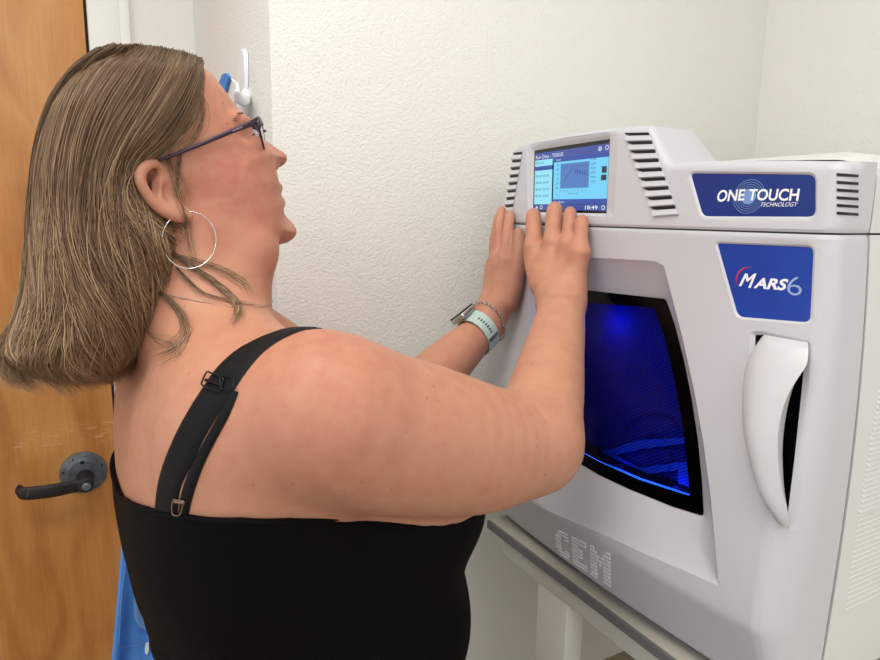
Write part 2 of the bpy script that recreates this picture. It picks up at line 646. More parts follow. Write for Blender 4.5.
def panel(outline, cons, holes, step, disp, box_t=None):
    """constrained triangulation in (t,h); disp(points)->outward displacement"""
    vs, es = [], []

    def addp(poly, closed=True):
        o = len(vs)
        vs.extend(Vector((float(a), float(b))) for a, b in poly)
        N = len(poly)
        es.extend((o + i, o + (i + 1) % N) for i in range(N if closed else N - 1))
    addp(outline)
    for c in cons:
        addp(c)
    for h in holes:
        addp(h)
    lo, hi = outline.min(0), outline.max(0)
    gt = np.arange(lo[0], hi[0], step); gh = np.arange(lo[1], hi[1], step)
    gt = np.unique(np.concatenate([gt, PT[(PT > lo[0]) & (PT < hi[0])]]))
    G = np.stack(np.meshgrid(gt, gh), -1).reshape(-1, 2)
    G = G[inside(G, outline) & (dist(G, outline) > step * 0.3)]
    vs.extend(Vector((float(a), float(b))) for a, b in G)
    r = delaunay_2d_cdt(vs, es, [], 0, 1e-6)
    V = np.array([(v[0], v[1]) for v in r[0]])
    T_ = np.array([f for f in r[2] if len(f) == 3])
    cen = V[T_].mean(1)
    keep = inside(cen, outline)
    for h in holes:
        keep &= ~inside(cen, h)
    T_ = T_[keep]
    used = np.unique(T_)
    mp = -np.ones(len(V), int); mp[used] = np.arange(len(used))
    V = V[used]; T_ = mp[T_]
    W = S(V[:, 0], V[:, 1], disp(V))
    a, b, c = W[T_[0]]
    return V, W, T_


def orient(W, T_):
    """make normals face the camera side (outward)"""
    a, b, c = W[T_[:, 0]], W[T_[:, 1]], W[T_[:, 2]]
    nn = np.cross(b - a, c - a)
    cen = (a + b + c) / 3 - np.array([0.95, 0.6, ZS - 0.2])
    cen[:, 2] = 0
    fl = (nn * cen).sum(1) < 0
    if fl.mean() > 0.5:
        T_ = T_[:, ::-1]
    return T_


def skin(V, W, T_, poly_edge_back=None):
    return W, T_


def smooth01(x):
    x = np.clip(x, 0, 1)
    return x * x * (3 - 2 * x)


mach = empty('microwave_digestion_system', (0.9, 0.6, ZT), 'large light grey microwave digestion instrument with a touch screen, standing on the lab bench', 'laboratory instrument')

# ------------------------------------------------------------ feature lines
R_rec = th([(536, 250), (585, 257), (655, 261), (664, 266), (672, 297), (683, 340), (694, 390), (703, 440), (710, 490), (715, 540), (719, 586),
            (690, 573), (650, 556), (600, 533), (560, 516), (530, 502), (524, 470), (522, 420), (524, 350), (530, 280)])
G_out = rounded(th([(548, 283), (585, 290), (666, 299), (675, 325), (684, 360), (692, 400), (698, 440), (702, 480), (704, 516),
                    (672, 506), (630, 489), (600, 475), (570, 457), (545, 440), (541, 400), (542, 340)], 0.0),
                [.006, 0, .004, 0, 0, 0, 0, 0, .004, 0, 0, 0, 0, .006, 0, 0], 4)
# the glass lies 24 mm inside: move its traced outline onto the recessed surface
DG = -0.024
G_out = rounded(th([(548, 283), (585, 290), (666, 299), (675, 325), (684, 360), (692, 400), (698, 440), (702, 480), (704, 516),
                    (672, 506), (630, 489), (600, 475), (570, 457), (545, 440), (541, 400), (542, 340)], DG),
                [.006, 0, .004, 0, 0, 0, 0, 0, .004, 0, 0, 0, 0, .006, 0, 0], 4)
LAB2 = rounded(th([(716, 243), (813, 247), (810, 323), (737, 317)]), [.004, .006, .006, .007], 5)
LAB1 = rounded(th([(689.5, 173), (815, 174.5), (815, 217), (702, 216.5)]), [.006, .007, .007, .007], 5)
POCK = rounded(th([(750, 331), (762, 331), (812, 341), (808, 400), (803, 460), (796, 527), (784, 533), (773, 518), (763, 480), (753, 440), (749, 400), (749, 360)]),
               [.008, 0, .005, 0, 0, .006, .004, 0, 0, 0, 0, .004], 4)
tL = 0.0
H0, H1 = -0.0009, -0.460
outl = np.array([(tL, H0)] + [(x, H0) for x in np.arange(0.02, TS - 0.002, 0.01)] + [(TS - 0.0009, H0)] +
                [(TS - 0.0009, h) for h in np.arange(-0.01, -0.455, -0.01)] +
                [(TS - 0.0009, H1)] + [(x, H1) for x in np.arange(TS - 0.01, 0.01, -0.01)] + [(tL, H1)] +
                [(tL, h) for h in np.arange(-0.44, -0.005, 0.02)])


outl = densify(outl, 0.0035)


def ring_disp(p, poly, width, depth):
    """ramp down by depth over width inside the polygon"""
    ins = inside(p, poly)
    d = dist(p, poly)
    return np.where(ins, -depth * smooth01(d / width), 0)


def door_disp(p):
    r = np.zeros(len(p))
    ins = inside(p, R_rec)
    dR, dG = dist(p, R_rec), dist(p, G_out)
    inG = inside(p, G_out)
    u = np.where(inG, 1, dR / np.maximum(dR + dG, 1e-9))
    r = np.where(ins, DG * u ** 0.85, 0)
    r += ring_disp(p, LAB2, 0.0022, 0.0016)
    r += ring_disp(p, POCK, 0.004, 0.003)
    # soft edge roll at the seam and the bottom
    r -= 0.0015 * (1 - smooth01((H0 - p[:, 1]) / 0.003))
    r -= 0.008 * (1 - np.sqrt(np.clip(1 - (1 - np.clip((p[:, 1] - H1) / 0.010, 0, 1)) ** 2, 0, 1)))
    r -= 0.0015 * (1 - smooth01((TS - p[:, 0]) / 0.003))
    return r


LAB1 = offset_poly(LAB1, -0.0020)
LAB2 = offset_poly(LAB2, -0.0020)
POCK_IN = offset_poly(POCK, 0.004)
R_rec = densify(R_rec, .004)
cons = [R_rec, LAB2, offset_poly(LAB2, 0.0011), POCK, offset_poly(POCK, 0.002),
        offset_poly(R_rec, 0.004)]
V, W, T_ = panel(outl, cons + [offset_poly(outl, 0.0015), offset_poly(outl, 0.004), offset_poly(outl, 0.010)], [G_out, POCK_IN, offset_poly(LAB2, 0.0022)], 0.007, door_disp)
T_ = orient(W, T_)
door_p = from_py('door', W, T_, M['plastic'], mach, angle=28)


def wall_geo(poly, d0, d1, n=1):
    """side wall following a closed (t,h) polygon from displacement d0 to d1"""
    N = len(poly)
    if not hasattr(d0, '__len__'):
        d0 = np.full(N, d0)
    A = S(poly[:, 0], poly[:, 1], d0); B = S(poly[:, 0], poly[:, 1], d1)
    vs = [tuple(v) for v in A] + [tuple(v) for v in B]
    fs = [(i, (i + 1) % N, N + (i + 1) % N, N + i) for i in range(N)]
    return vs, fs


def patch_geo(poly, d, step=0.01, holes=()):
    V, W, T_ = panel(poly, [], list(holes), step, lambda p: np.full(len(p), d))
    T_ = orient(W, T_)
    return [tuple(v) for v in W], [tuple(f) for f in T_]


# black frame of the window, glass, cavity
G_in = offset_poly(G_out, 0.011)
G_in = rounded(th([(562, 303), (590, 303), (654, 308), (665, 340), (675, 385), (683, 430), (690, 496), (640, 480), (600, 462), (572, 447), (560, 436), (556, 380)], DG),
               [.004, 0, .004, 0, 0, 0, .003, 0, 0, 0, .003, 0], 3)
M['gloss_black'] = mat('gloss_black_border', (3, 3, 5), 0.15, spec=0.12)
bz = patch_geo(G_out, DG - 0.0005, 0.01, [G_in])
from_py('window_border', *merge_geo([bz, wall_geo(G_out, DG + 0.001, DG - 0.004)]), M['gloss_black'], door_p, angle=30)


def glass_mat():
    m = bpy.data.materials.new('tinted_window_glass')
    m.use_nodes = True
    n, l = m.node_tree.nodes, m.node_tree.links
    n.remove(n['Principled BSDF'])
    tr = n.new('ShaderNodeBsdfTransparent'); tr.inputs[0].default_value = (0.36, 0.42, 0.75, 1)
    gl = n.new('ShaderNodeBsdfGlossy'); gl.inputs[0].default_value = (1, 1, 1, 1); gl.inputs[1].default_value = 0.03
    fr = n.new('ShaderNodeFresnel'); fr.inputs[0].default_value = 1.16
    mx = n.new('ShaderNodeMixShader')
    l.new(fr.outputs[0], mx.inputs[0]); l.new(tr.outputs[0], mx.inputs[1]); l.new(gl.outputs[0], mx.inputs[2])
    l.new(mx.outputs[0], n['Material Output'].inputs[0])
    return m


M['glass'] = glass_mat()
from_py('window_glass', *patch_geo(G_in, DG - 0.002), M['glass'], door_p)
# cavity: dark box with perforated blue-lit screen just behind the glass
M['cav'] = mat('cavity_dark', (8, 9, 22), 0.7)


def perforated(name, base, hole, scale, ratio=0.22):
    m = bpy.data.materials.new(name)
    m.use_nodes = True
    n, l = m.node_tree.nodes, m.node_tree.links
    b = n['Principled BSDF']
    b.inputs['Roughness'].default_value = 0.6
    tc = n.new('ShaderNodeTexCoord')
    sep = n.new('ShaderNodeSeparateXYZ'); l.new(tc.outputs['Object'], sep.inputs['Vector'])
    outs = []
    for sgn in (1, -1):
        a = n.new('ShaderNodeMath'); a.operation = 'MULTIPLY_ADD'; a.inputs[1].default_value = sgn * 0.75
        l.new(sep.outputs['Y'], a.inputs[0]); 
        ad = n.new('ShaderNodeMath'); ad.operation = 'ADD'; l.new(sep.outputs['Z'], ad.inputs[0]); l.new(sep.outputs['X'], ad.inputs[1])
        l.new(ad.outputs[0], a.inputs[2])
        s = n.new('ShaderNodeMath'); s.operation = 'MULTIPLY'; s.inputs[1].default_value = scale * 6.283; l.new(a.outputs[0], s.inputs[0])
        c = n.new('ShaderNodeMath'); c.operation = 'COSINE'; l.new(s.outputs[0], c.inputs[0])
        outs.append(c)
    mu = n.new('ShaderNodeMath'); mu.operation = 'ADD'; l.new(outs[0].outputs[0], mu.inputs[0]); l.new(outs[1].outputs[0], mu.inputs[1])
    mr = n.new('ShaderNodeMapRange'); mr.inputs['From Min'].default_value = ratio; mr.inputs['From Max'].default_value = ratio + 0.5; l.new(mu.outputs[0], mr.inputs['Value'])
    mx = n.new('ShaderNodeMix'); mx.data_type = 'RGBA'; mx.inputs[6].default_value = lin(base); mx.inputs[7].default_value = lin(hole)
    l.new(mr.outputs[0], mx.inputs[0]); l.new(mx.outputs[2], b.inputs['Base Color'])
    return m


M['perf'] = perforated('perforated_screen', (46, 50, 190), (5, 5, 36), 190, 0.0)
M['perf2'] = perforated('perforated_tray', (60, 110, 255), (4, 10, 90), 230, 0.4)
lo, hi = G_in.min(0), G_in.max(0)
c0 = S(lo[0], lo[1], DG); c1 = S(hi[0], hi[1], DG)
yA, yB = float(c0[1]) + 0.004, float(c1[1]) - 0.004
zA, zB = float(c0[2]) - 0.002, float(c1[2]) + 0.012
xg = XF - BOW - DG - 0.012 + 0.022                  # depth of the screen
# the screen is a sheet parallel to the front, curved back with it
sc_poly = np.array([(lo[0] - .006, lo[1] - .006), (hi[0] + .006, lo[1] - .006), (hi[0] + .006, hi[1] + .012), (lo[0] - .006, hi[1] + .012)])
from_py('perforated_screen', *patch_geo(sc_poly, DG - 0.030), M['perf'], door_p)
cw = merge_geo([wall_geo(G_in, DG - 0.001, DG - 0.030)])
from_py('window_reveal', *cw, M['cav'], door_p)
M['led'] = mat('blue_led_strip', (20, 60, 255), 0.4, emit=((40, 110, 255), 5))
# glowing gasket along the lower edge of the window
lowp = th([(556, 437), (572, 447), (600, 461.5), (640, 479), (690, 495.5)], DG - 0.004)
ledp = [Vector(S(a, b, DG - 0.004)) for a, b in lowp]
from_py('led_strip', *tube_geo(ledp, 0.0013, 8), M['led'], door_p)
# perforated tray seen low in the window
def px_patch(name, pts, d, m, parent, lift=0.0):
    g = patch_geo(th(pts, d), d, 0.02)
    return from_py(name, *g, m, parent)
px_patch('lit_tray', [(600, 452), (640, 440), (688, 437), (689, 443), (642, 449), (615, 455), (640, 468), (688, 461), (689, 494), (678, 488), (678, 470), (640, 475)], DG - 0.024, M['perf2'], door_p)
M['ring'] = mat('blue_ring', (18, 26, 120), 0.35)
rg = []
for (cx, cy, rx, ry) in ((655, 460, 17, 26), (655, 447, 34, 34)):
    ps = []
    for k in range(30):
        a = math.radians(200 + k * (300 if rx < 20 else 130) / 29)
        t_, h_ = px2th(cx + rx * math.cos(a), cy + ry * math.sin(a), DG - 0.027)
        ps.append(Vector(S(t_, h_, DG - 0.025)))
    rg.append(tube_geo(ps, 0.0011, 6))
from_py('swirl_reflection', *merge_geo(rg), M['ring'], door_p)  # faint swirl reflection in the window, built as thin blue rings


def spot(name, px, py, d, power, r, col=(0.03, 0.06, 1.0)):
    t_, h_ = px2th(px, py, d)
    ld = bpy.data.lights.new(name, 'POINT')
    ld.energy = power
    ld.color = col
    ld.shadow_soft_size = r
    o = bpy.data.objects.new(name, ld)
    o.location = Vector(S(t_, h_, d))
    COL.objects.link(o)
    o.parent = mach
    o.matrix_parent_inverse = Matrix.Translation(mach.location).inverted()
spot('cavity_lamp', 604, 322, DG - 0.007, 0.045, 0.006)
spot('cavity_lamp', 676, 484, DG - 0.014, 0.006, 0.004)
spot('cavity_lamp', 620, 462, DG - 0.014, 0.003, 0.004)

# ------------------------------------------------ handle pocket and handle
PD = -0.042
pk = [wall_geo(POCK_IN, -0.0029, PD)]
pb = patch_geo(POCK_IN, PD)
pk.append(pb)
from_py('handle_recess', *merge_geo(pk), M['blackpl'], door_p, angle=30)
rows = [  # left edge, right edge (px at lift), lift of the face
    ((757, 334), (808, 343), 0.004), ((752, 341), (808.5, 350), 0.012), ((744, 355), (807, 364), 0.018), ((739.5, 370), (799, 377), 0.022),
    ((738, 390), (789, 394), 0.026), ((738.5, 410), (782.5, 413), 0.028), ((741, 430), (779, 433), 0.029), ((746, 450), (778.5, 453), 0.028),
    ((752, 470), (780, 473), 0.025), ((759, 490), (783, 493), 0.021), ((767, 508), (787, 509), 0.016), ((774, 519), (789.5, 520), 0.011), ((780, 526), (789, 526), 0.006)]
vs, fs = [], []
L_ = spline([r[0] for r in rows], 37); R_ = spline([r[1] for r in rows], 37); lf = np.interp(np.linspace(0, 12, 37), range(13), [r[2] for r in rows])
K = 11
hv = []
for i in range(37):
    d = float(lf[i])
    a = np.array(px2th(*L_[i], d * 0.3)); b = np.array(px2th(*R_[i], max(d * 0.8, 0.0)))
    row = []
    for k in range(K):
        u = k / (K - 1)
        prof = math.sin(min(u / 0.6, 1) * math.pi / 2) ** 0.45
        dd = -0.012 + (d + 0.012) * prof - 0.12 * d * max(0, u - 0.75) / 0.25
        row.append((a + (b - a) * u, dd))
    row.append((b + (a - b) * 0.04, -0.001 + d * 0.35 - 0.004))
    row.append((b + (a - b) * 0.30, -0.010))
    for q, dd in row:
        hv.append(tuple(S(q[0], q[1], dd)))
Kc = K + 2
hf = []
for i in range(36):
    for k in range(Kc):
        k2 = (k + 1) % Kc
        hf.append((i * Kc + k, i * Kc + k2, (i + 1) * Kc + k2, (i + 1) * Kc + k))
hf.append(tuple(range(Kc))); hf.append(tuple(36 * Kc + k for k in reversed(range(Kc))))
from_py('handle', hv, hf, M['white_pl'], door_p, angle=50, recalc=True)
# light scoop beside the top of the handle
M['scoop'] = M['plastic']

# --------------------------------------------------------------- labels
def label_mat(name, c1, c2, axis_lo, axis_hi):
    return mat(name, c1, 0.3, spec=0.4)


M['blue'] = mat('label_blue', (18, 48, 128), 0.32, var=(7, (16, 38, 108), 0.8))
M['blue2'] = mat('label_blue_bright', (18, 66, 168), 0.32, var=(6, (14, 44, 120), 0.8))
M['txt'] = mat('print_white', (244, 246, 250), 0.4)
M['txt2'] = mat('print_pale_blue', (150, 180, 225), 0.4)
M['txt3'] = mat('print_red', (222, 60, 52), 0.4)
M['disc'] = mat('print_disc', (120, 156, 210), 0.4)
M['discl'] = mat('print_ring', (128, 158, 212), 0.4)


def quad_map(q, lift):
    """(u,v) in a px quad TL,TR,BR,BL -> world on the surface at lift"""
    A = th(q)

    def f(u, v, extra=0.0):
        p = A[0] * (1 - u) * (1 - v) + A[1] * u * (1 - v) + A[2] * u * v + A[3] * (1 - u) * v
        return tuple(S(p[0], p[1], lift + extra))
    return f


def print_text(s, q, lift, m, parent, name, bold=0.0, shear=0.0, spacing=1.0, thick=0.0, split=None):
    vs, fs = text_geo(s, 1.0, bold, shear, spacing)
    xs = [v.x for v in vs]; ys = [v.y for v in vs]
    x0, x1, y0, y1 = min(xs), max(xs), min(ys), max(ys)
    f = quad_map(q, lift)
    W = [f((v.x - x0) / (x1 - x0), (y1 - v.y) / (y1 - y0)) for v in vs]
    return from_py(name, W, fs, m, parent, smooth=False)


def geo_text(s, q, lift, bold=0.0, shear=0.0, spacing=1.0):
    vs, fs = text_geo(s, 1.0, bold, shear, spacing)
    xs = [v.x for v in vs]; ys = [v.y for v in vs]
    x0, x1, y0, y1 = min(xs), max(xs), min(ys), max(ys)
    f = quad_map(q, lift)
    return [f((v.x - x0) / (x1 - x0), (y1 - v.y) / (y1 - y0)) for v in vs], fs


def ring_geo(c, r0, r1, lift, n=48, a0=0, a1=360):
    """flat ring in (t,h) round c"""
    vs, fs = [], []
    full = a1 - a0 >= 360
    for k in range(n + (0 if full else 1)):
        a = math.radians(a0 + (a1 - a0) * k / n)
        for r in (r0, r1):
            q = c + np.array([-math.cos(a), math.sin(a)]) * r
            vs.append(tuple(S(q[0], q[1], lift)))
    for k in range(n):
        k2 = (k + 1) % n if full else k + 1
        fs.append((2 * k, 2 * k + 1, 2 * k2 + 1, 2 * k2))
    return vs, fs


LD = -0.0016
# ------------------------------------------------------------- upper bezel
top_px = [(515.5, 221), (509, 170), (512, 150), (518, 144), (540, 138.5), (570, 133), (600, 128.5), (640, 125), (650, 125.5), (656, 136), (664, 155), (669, 162.5),
          (690, 160.8), (740, 160), (790, 160), (828, 160.5), (850, 160.5), (861, 161)]
TOPL = th(top_px[1:])
tl0 = float(TOPL[0][0])
HB = 0.0009
up = [(tl0, HB)]
top_line = [tuple(p) for p in TOPL]
tR = TS - 0.0009
hr_top = float(TOPL[-1][1])
bot = [(x, HB) for x in np.arange(tl0 + 0.01, tR - 0.001, 0.01)] + [(tR, HB)]
outu = np.array([(tl0, HB)] + bot + [(tR, hr_top * f) for f in (0.3, 0.6, 0.8)] + [(tR, hr_top)] + top_line[::-1][1:])
# more points along long spans
def densify(p, s=0.008):
    out = []
    N = len(p)
    for i in range(N):
        a, b = p[i], p[(i + 1) % N]
        k = max(1, int(np.linalg.norm(b - a) / s))
        for j in range(k):
            out.append(a + (b - a) * j / k)
    return np.array(out)


outu = densify(outu, 0.0035)
SCR = th([(534.5, 150.5), (610, 139), (606.5, 213.5), (533, 212)], -0.005)
SCRO = rounded(th([(526, 144), (619, 130.5), (614, 217), (528, 215.5)]), 0.002, 3)
SCRD = densify(SCR, 0.02)
VN = [  # ventilation stacks: (TL, TR, BR, BL, slots)
    th([(513.5, 152), (523, 151), (513, 211), (504.5, 212)]),
    th([(624, 132), (649.5, 131.5), (679, 214), (654, 216)])]


def bez_disp(p):
    r = np.zeros(len(p))
    ins = inside(p, SCRO); inn = inside(p, SCR)
    dO, dI = dist(p, SCRO), dist(p, SCR)
    r = np.where(ins, -0.005 * np.where(inn, 1, dO / np.maximum(dO + dI, 1e-9)), 0)
    r += ring_disp(p, LAB1, 0.0022, 0.0016)
    dd = dist(p, np.vstack([[(TOPL[0][0], HB)], TOPL]), closed=False)
    rr = 0.009
    up_ = (p[:, 1] > 0.02) | (dd < 1e-6) & (p[:, 1] > 0.01)
    k = np.clip(dd / rr, 0, 1)
    roundv = -rr * (1 - np.sqrt(np.clip(1 - (1 - k) ** 2, 0, 1)))
    side = p[:, 0] > TS - 0.012
    r += np.where((p[:, 1] > 0.012) & (p[:, 1] > 0), roundv, 0)
    r -= 0.0015 * (1 - smooth01((p[:, 1] - HB) / 0.003))
    return r


V, W, T_ = panel(outu, [SCRO, LAB1, offset_poly(LAB1, 0.0011), offset_poly(outu, 0.001), offset_poly(outu, 0.0025), offset_poly(outu, 0.005), offset_poly(outu, 0.009)],
                 [SCRD, offset_poly(LAB1, 0.0022)], 0.006, bez_disp)
T_ = orient(W, T_)
bez = from_py('control_bezel', W, T_, M['plastic'], mach, angle=32)

# vents: black slots with a sloped lip below each
bm_s, bm_l = [], []
for vi, (Q, ns) in enumerate(zip(VN, (8, 9))):
    for k in range(ns):
        v0 = (k + 0.10) / ns
        v1 = (k + 0.42) / ns
        v2 = (k + 0.98) / ns
        def q(u, v, d):
            p = Q[0] * (1 - u) * (1 - v) + Q[1] * u * (1 - v) + Q[2] * u * v + Q[3] * (1 - u) * v
            return tuple(S(p[0], p[1], d))
        bm_s.append(([q(0.03, v0, 0.0007), q(0.97, v0, 0.0007), q(0.97, v1, 0.0007), q(0.2, v1, 0.0007), q(0.03, v1 - .02, 0.0007)], [(0, 1, 2, 3, 4)]))
        bm_l.append(([q(0.0, v1, 0.0004), q(1, v1, 0.0004), q(1, v2, 0.0030), q(0, v2, 0.0030), q(0, v2 + .12 / ns, 0.0004), q(1, v2 + .12 / ns, 0.0004), ], [(0, 1, 2, 3), (3, 2, 5, 4), (0, 3, 4), (1, 5, 2)]))
for sl in (slice(0, 8), slice(8, 17)):
    vg = from_py('vent_slot', *merge_geo(bm_s[sl]), M['blackpl'], bez, smooth=False)
    from_py('vent_louver', *merge_geo(bm_l[sl]), M['plastic'], bez, smooth=False, recalc=True)
# small side vent, six dark slots round the corner
vs_ = []
for k in range(6):
    y0 = 172.5 + k * 7.7
    q = []
    for k2 in range(9):
        u = k2 / 8
        q += [px2th(836.5 + 21.5 * u, y0 + 0.5 + 1.7 * u), px2th(836.5 + 21.5 * u, y0 + 3.6 + 1.3 * u)]
    vs_.append(([tuple(S(a, b, 0.0006)) for a, b in q], [(2 * i, 2 * i + 1, 2 * i + 3, 2 * i + 2) for i in range(8)]))
from_py('side_vent_slot', *merge_geo(vs_), M['blackpl'], bez, smooth=False)

# labels
l1 = from_py('blue_label', *patch_geo(offset_poly(LAB1, 0.0022), LD, 0.006), M['blue'], bez)
l2 = from_py('blue_label', *patch_geo(offset_poly(LAB2, 0.0022), LD, 0.006), M['blue2'], door_p)
LT = LD + 0.0004
c = np.array(px2th(748, 196.5))
g = [ring_geo(c, r, r + 0.00045, LT) for r in (0.0092, 0.0114, 0.0136, 0.0158)]
from_py('printed_rings', *merge_geo(g), M['discl'], l1, smooth=False)
from_py('printed_disc', *ring_geo(c, 0.0001, 0.0076, LT), M['disc'], l1, smooth=False)
from_py('printed_title', *merge_geo([geo_text('ONE', [(717.5, 190), (745, 189), (744.5, 200.5), (716, 202)], LT + .0003, 0.024, 0.12),
                                     geo_text('TOUCH', [(749, 189), (799.5, 188.5), (799, 201), (748, 200.5)], LT + .0003, 0.024, 0.12)]), M['txt'], l1, smooth=False)
from_py('printed_subtitle', *geo_text('TECHNOLOGY', [(760.5, 202.5), (797.5, 202), (796.5, 206.5), (759.5, 206.5)], LT, 0.0, 0.2), M['txt'], l1, smooth=False)
g1 = merge_geo([geo_text('M', [(742.5 + dx_, 273.5), (755.5 + dx_, 273.5), (752 + dx_, 288.5), (738.5 + dx_, 286)], LT + .0001 * i_, 0.0, 0.2) for i_, dx_ in enumerate((-.5, 0, .5))])
g2 = geo_text('ARS', [(754, 277.5), (788, 279), (786, 290.8), (752.5, 288.3)], LT, 0.035, 0.2)
from_py('printed_title', *merge_geo([g1, g2]), M['txt'], l2, smooth=False)
from_py('printed_numeral', *geo_text('6', [(786.5, 276), (801.5, 277), (801, 296), (786.5, 295)], LT, -0.012), M['txt2'], l2, smooth=False)
c = np.array(px2th(747, 280))
ar = []
n = 24
for k in range(n + 1):
    u = k / n
    a = math.radians(205 - 130 * u)
    wd = 0.0012 * math.sin(math.pi * min(u * 1.0 + .04, 1)) + 0.00015
    for s in (-1, 1):
        rr = 0.0122 + s * wd * 0.5
        q = c + np.array([math.cos(a) * rr * 1.0, math.sin(a) * rr])
        q[0] = c[0] + math.cos(a) * rr
        ar.append(tuple(S(q[0], q[1], LT)))
from_py('printed_arc', ar, [(2 * k, 2 * k + 1, 2 * k + 3, 2 * k + 2) for k in range(n)], M['txt3'], l2, smooth=False)

# embossed striped maker's letters
EM = {'C': ["0011111", "0111111", "1110011", "1110000", "1110000", "1110000", "1110011", "0111111", "0011111"],
      'E': ["1111111", "1111111", "1110000", "1111100", "1111100", "1111100", "1110000", "1111111", "1111111"],
      'M': ["110000011", "111000111", "111101111", "111111111", "111010111", "111000111", "111000111", "111000111", "111000111"]}
f = quad_map([(555, 528), (610.5, 553), (610.5, 588), (557, 552.5)], 0.0)
vs, fs = [], []
tot = 7 + 2 + 7 + 2 + 9
x = 0
for ch in 'CEM':
    w_ = len(EM[ch][0])
    for j, row in enumerate(EM[ch]):
        i = 0
        while i < w_:
            if row[i] == '1':
                k = i
                while k < w_ and row[k] == '1':
                    k += 1
                u0, u1 = (x + i) / tot, (x + k) / tot
                v0, v1 = (j + 0.12) / 9, (j + 0.86) / 9
                o = len(vs)
                du, dv = 0.008, 0.2 / 9
                for e, a in ((0, 0), (0.0014, 1)):
                    vs += [f(u0 + du * a, v0 + dv * a, e), f(u1 - du * a, v0 + dv * a, e), f(u1 - du * a, v1 - dv * a, e), f(u0 + du * a, v1 - dv * a, e)]
                fs += [(o + 4, o + 5, o + 6, o + 7)] + [(o + m_, o + (m_ + 1) % 4, o + 4 + (m_ + 1) % 4, o + 4 + m_) for m_ in range(4)]
                i = k
            else:
                i += 1
    x += w_ + 2
M['emb'] = mat('embossed_plastic', (240, 240, 244), 0.15)
from_py('embossed_lettering', vs, fs, M['emb'], door_p, smooth=False, recalc=True)

# -------------------------------------------------------------- the screen
def emis(name, c, s=1.0):
    m = bpy.data.materials.new(name)
    m.use_nodes = True
    b = m.node_tree.nodes['Principled BSDF']
    b.inputs['Base Color'].default_value = (0.01, 0.01, 0.01, 1)
    b.inputs['Roughness'].default_value = 0.25
    b.inputs['Emission Color'].default_value = lin(c)
    b.inputs['Emission Strength'].default_value = s
    return m


SD = -0.0050
fq = lambda u, v, e=0.0: tuple(S(*(SCR[0] * (1 - u) * (1 - v) + SCR[1] * u * (1 - v) + SCR[2] * u * v + SCR[3] * (1 - u) * v), SD + e))


def srect(u0, v0, u1, v1, e):
    return [fq(u0, v0, e), fq(u1, v0, e), fq(u1, v1, e), fq(u0, v1, e)], [(0, 1, 2, 3)]


def stext(s, u0, v0, u1, v1, e, bold=0.0):
    vs, fs = text_geo(s, 1.0, bold)
    xs = [v.x for v in vs]; ys = [v.y for v in vs]
    x0, x1, y0, y1 = min(xs), max(xs), min(ys), max(ys)
    return [fq(u0 + (u1 - u0) * (v.x - x0) / (x1 - x0), v0 + (v1 - v0) * (y1 - v.y) / (y1 - y0), e) for v in vs], fs


M['scr_off'] = mat('screen_black', (6, 6, 8), 0.2)
scr = from_py('touch_screen', *srect(-0.01, -0.01, 1.01, 1.01, 0), M['scr_off'], bez)
def spart(name, geos, col, st=1.0):
    return from_py(name, *merge_geo(geos), emis('screen_' + name, col, st), scr, smooth=False)
spart('title_bar', [srect(.02, .055, 1, .2, .0002), srect(.02, .88, 1, .965, .0002)], (58, 78, 160))
spart('sub_bar', [srect(.30, .175, 1, .235, .0003), srect(.30, .80, 1, .875, .0003), srect(.02, .27, .29, .335, .0006)], (36, 76, 170))
spart('list_panel', [srect(.02, .17, .29, .27, .0004), srect(.02, .335, .29, .875, .0004)], (150, 232, 255))
spart('graph_panel', [srect(.31, .235, 1, .80, .0004)], (116, 214, 255))
spart('graph_field', [srect(.41, .27, .78, .64, .0006)], (74, 124, 196))
ln = []
def sline(pts, w_, e):
    g = []
    for (a, b), (c_, d_) in zip(pts[:-1], pts[1:]):
        dx, dy = c_ - a, d_ - b
        L = math.hypot(dx, dy) or 1
        nx, ny = -dy / L * w_, dx / L * w_
        g.append(([fq(a + nx, b + ny, e), fq(c_ + nx, d_ + ny, e), fq(c_ - nx, d_ - ny, e), fq(a - nx, b - ny, e)], [(0, 1, 2, 3)]))
    return g
ln += sline([(.46, .53), (.52, .42), (.58, .32), (.76, .33)], .003, .0008)
for k in range(6):
    ln += sline([(.60 + k * .03, .36 + k * .012), (.612 + k * .03, .43 + k * .008)], .004, .0008)
for k in range(6):
    ln.append(stext('00:0%d 2018' % (k + 1), .04, .20 + k * .105 + (.0 if k else 0), .24 if k != 0 else .16, .235 + k * .105, .0008))
ln += [stext(str(100 - 20 * k), .355, .27 + k * .07, .385, .295 + k * .07, .0008) for k in range(6)]
ln += [stext(str(1200 - 200 * k) if k < 6 else '0', .80, .235 + k * .062, .86, .26 + k * .062, .0008) for k in range(6)]
ln += [stext(str(5 * k), .41 + k * .047, .665, .428 + k * .047, .69, .0008) for k in range(8)]
ln += [stext('Time (min)', .52, .71, .66, .735, .0008)]
spart('graph_marks', ln, (40, 70, 130))
spart('title_text', [stext('Run Data - TISSUE', .035, .095, .44, .15, .0008)], (235, 245, 255))
spart('clock_text', [stext('18:49', .75, .893, .90, .948, .0008, .01)], (235, 245, 255))
spart('small_caption', [stext('Graph', .34, .19, .41, .222, .0008)], (235, 245, 255))
spart('small_caption', [stext('Run Minute', .34, .825, .47, .855, .0008)], (235, 245, 255))
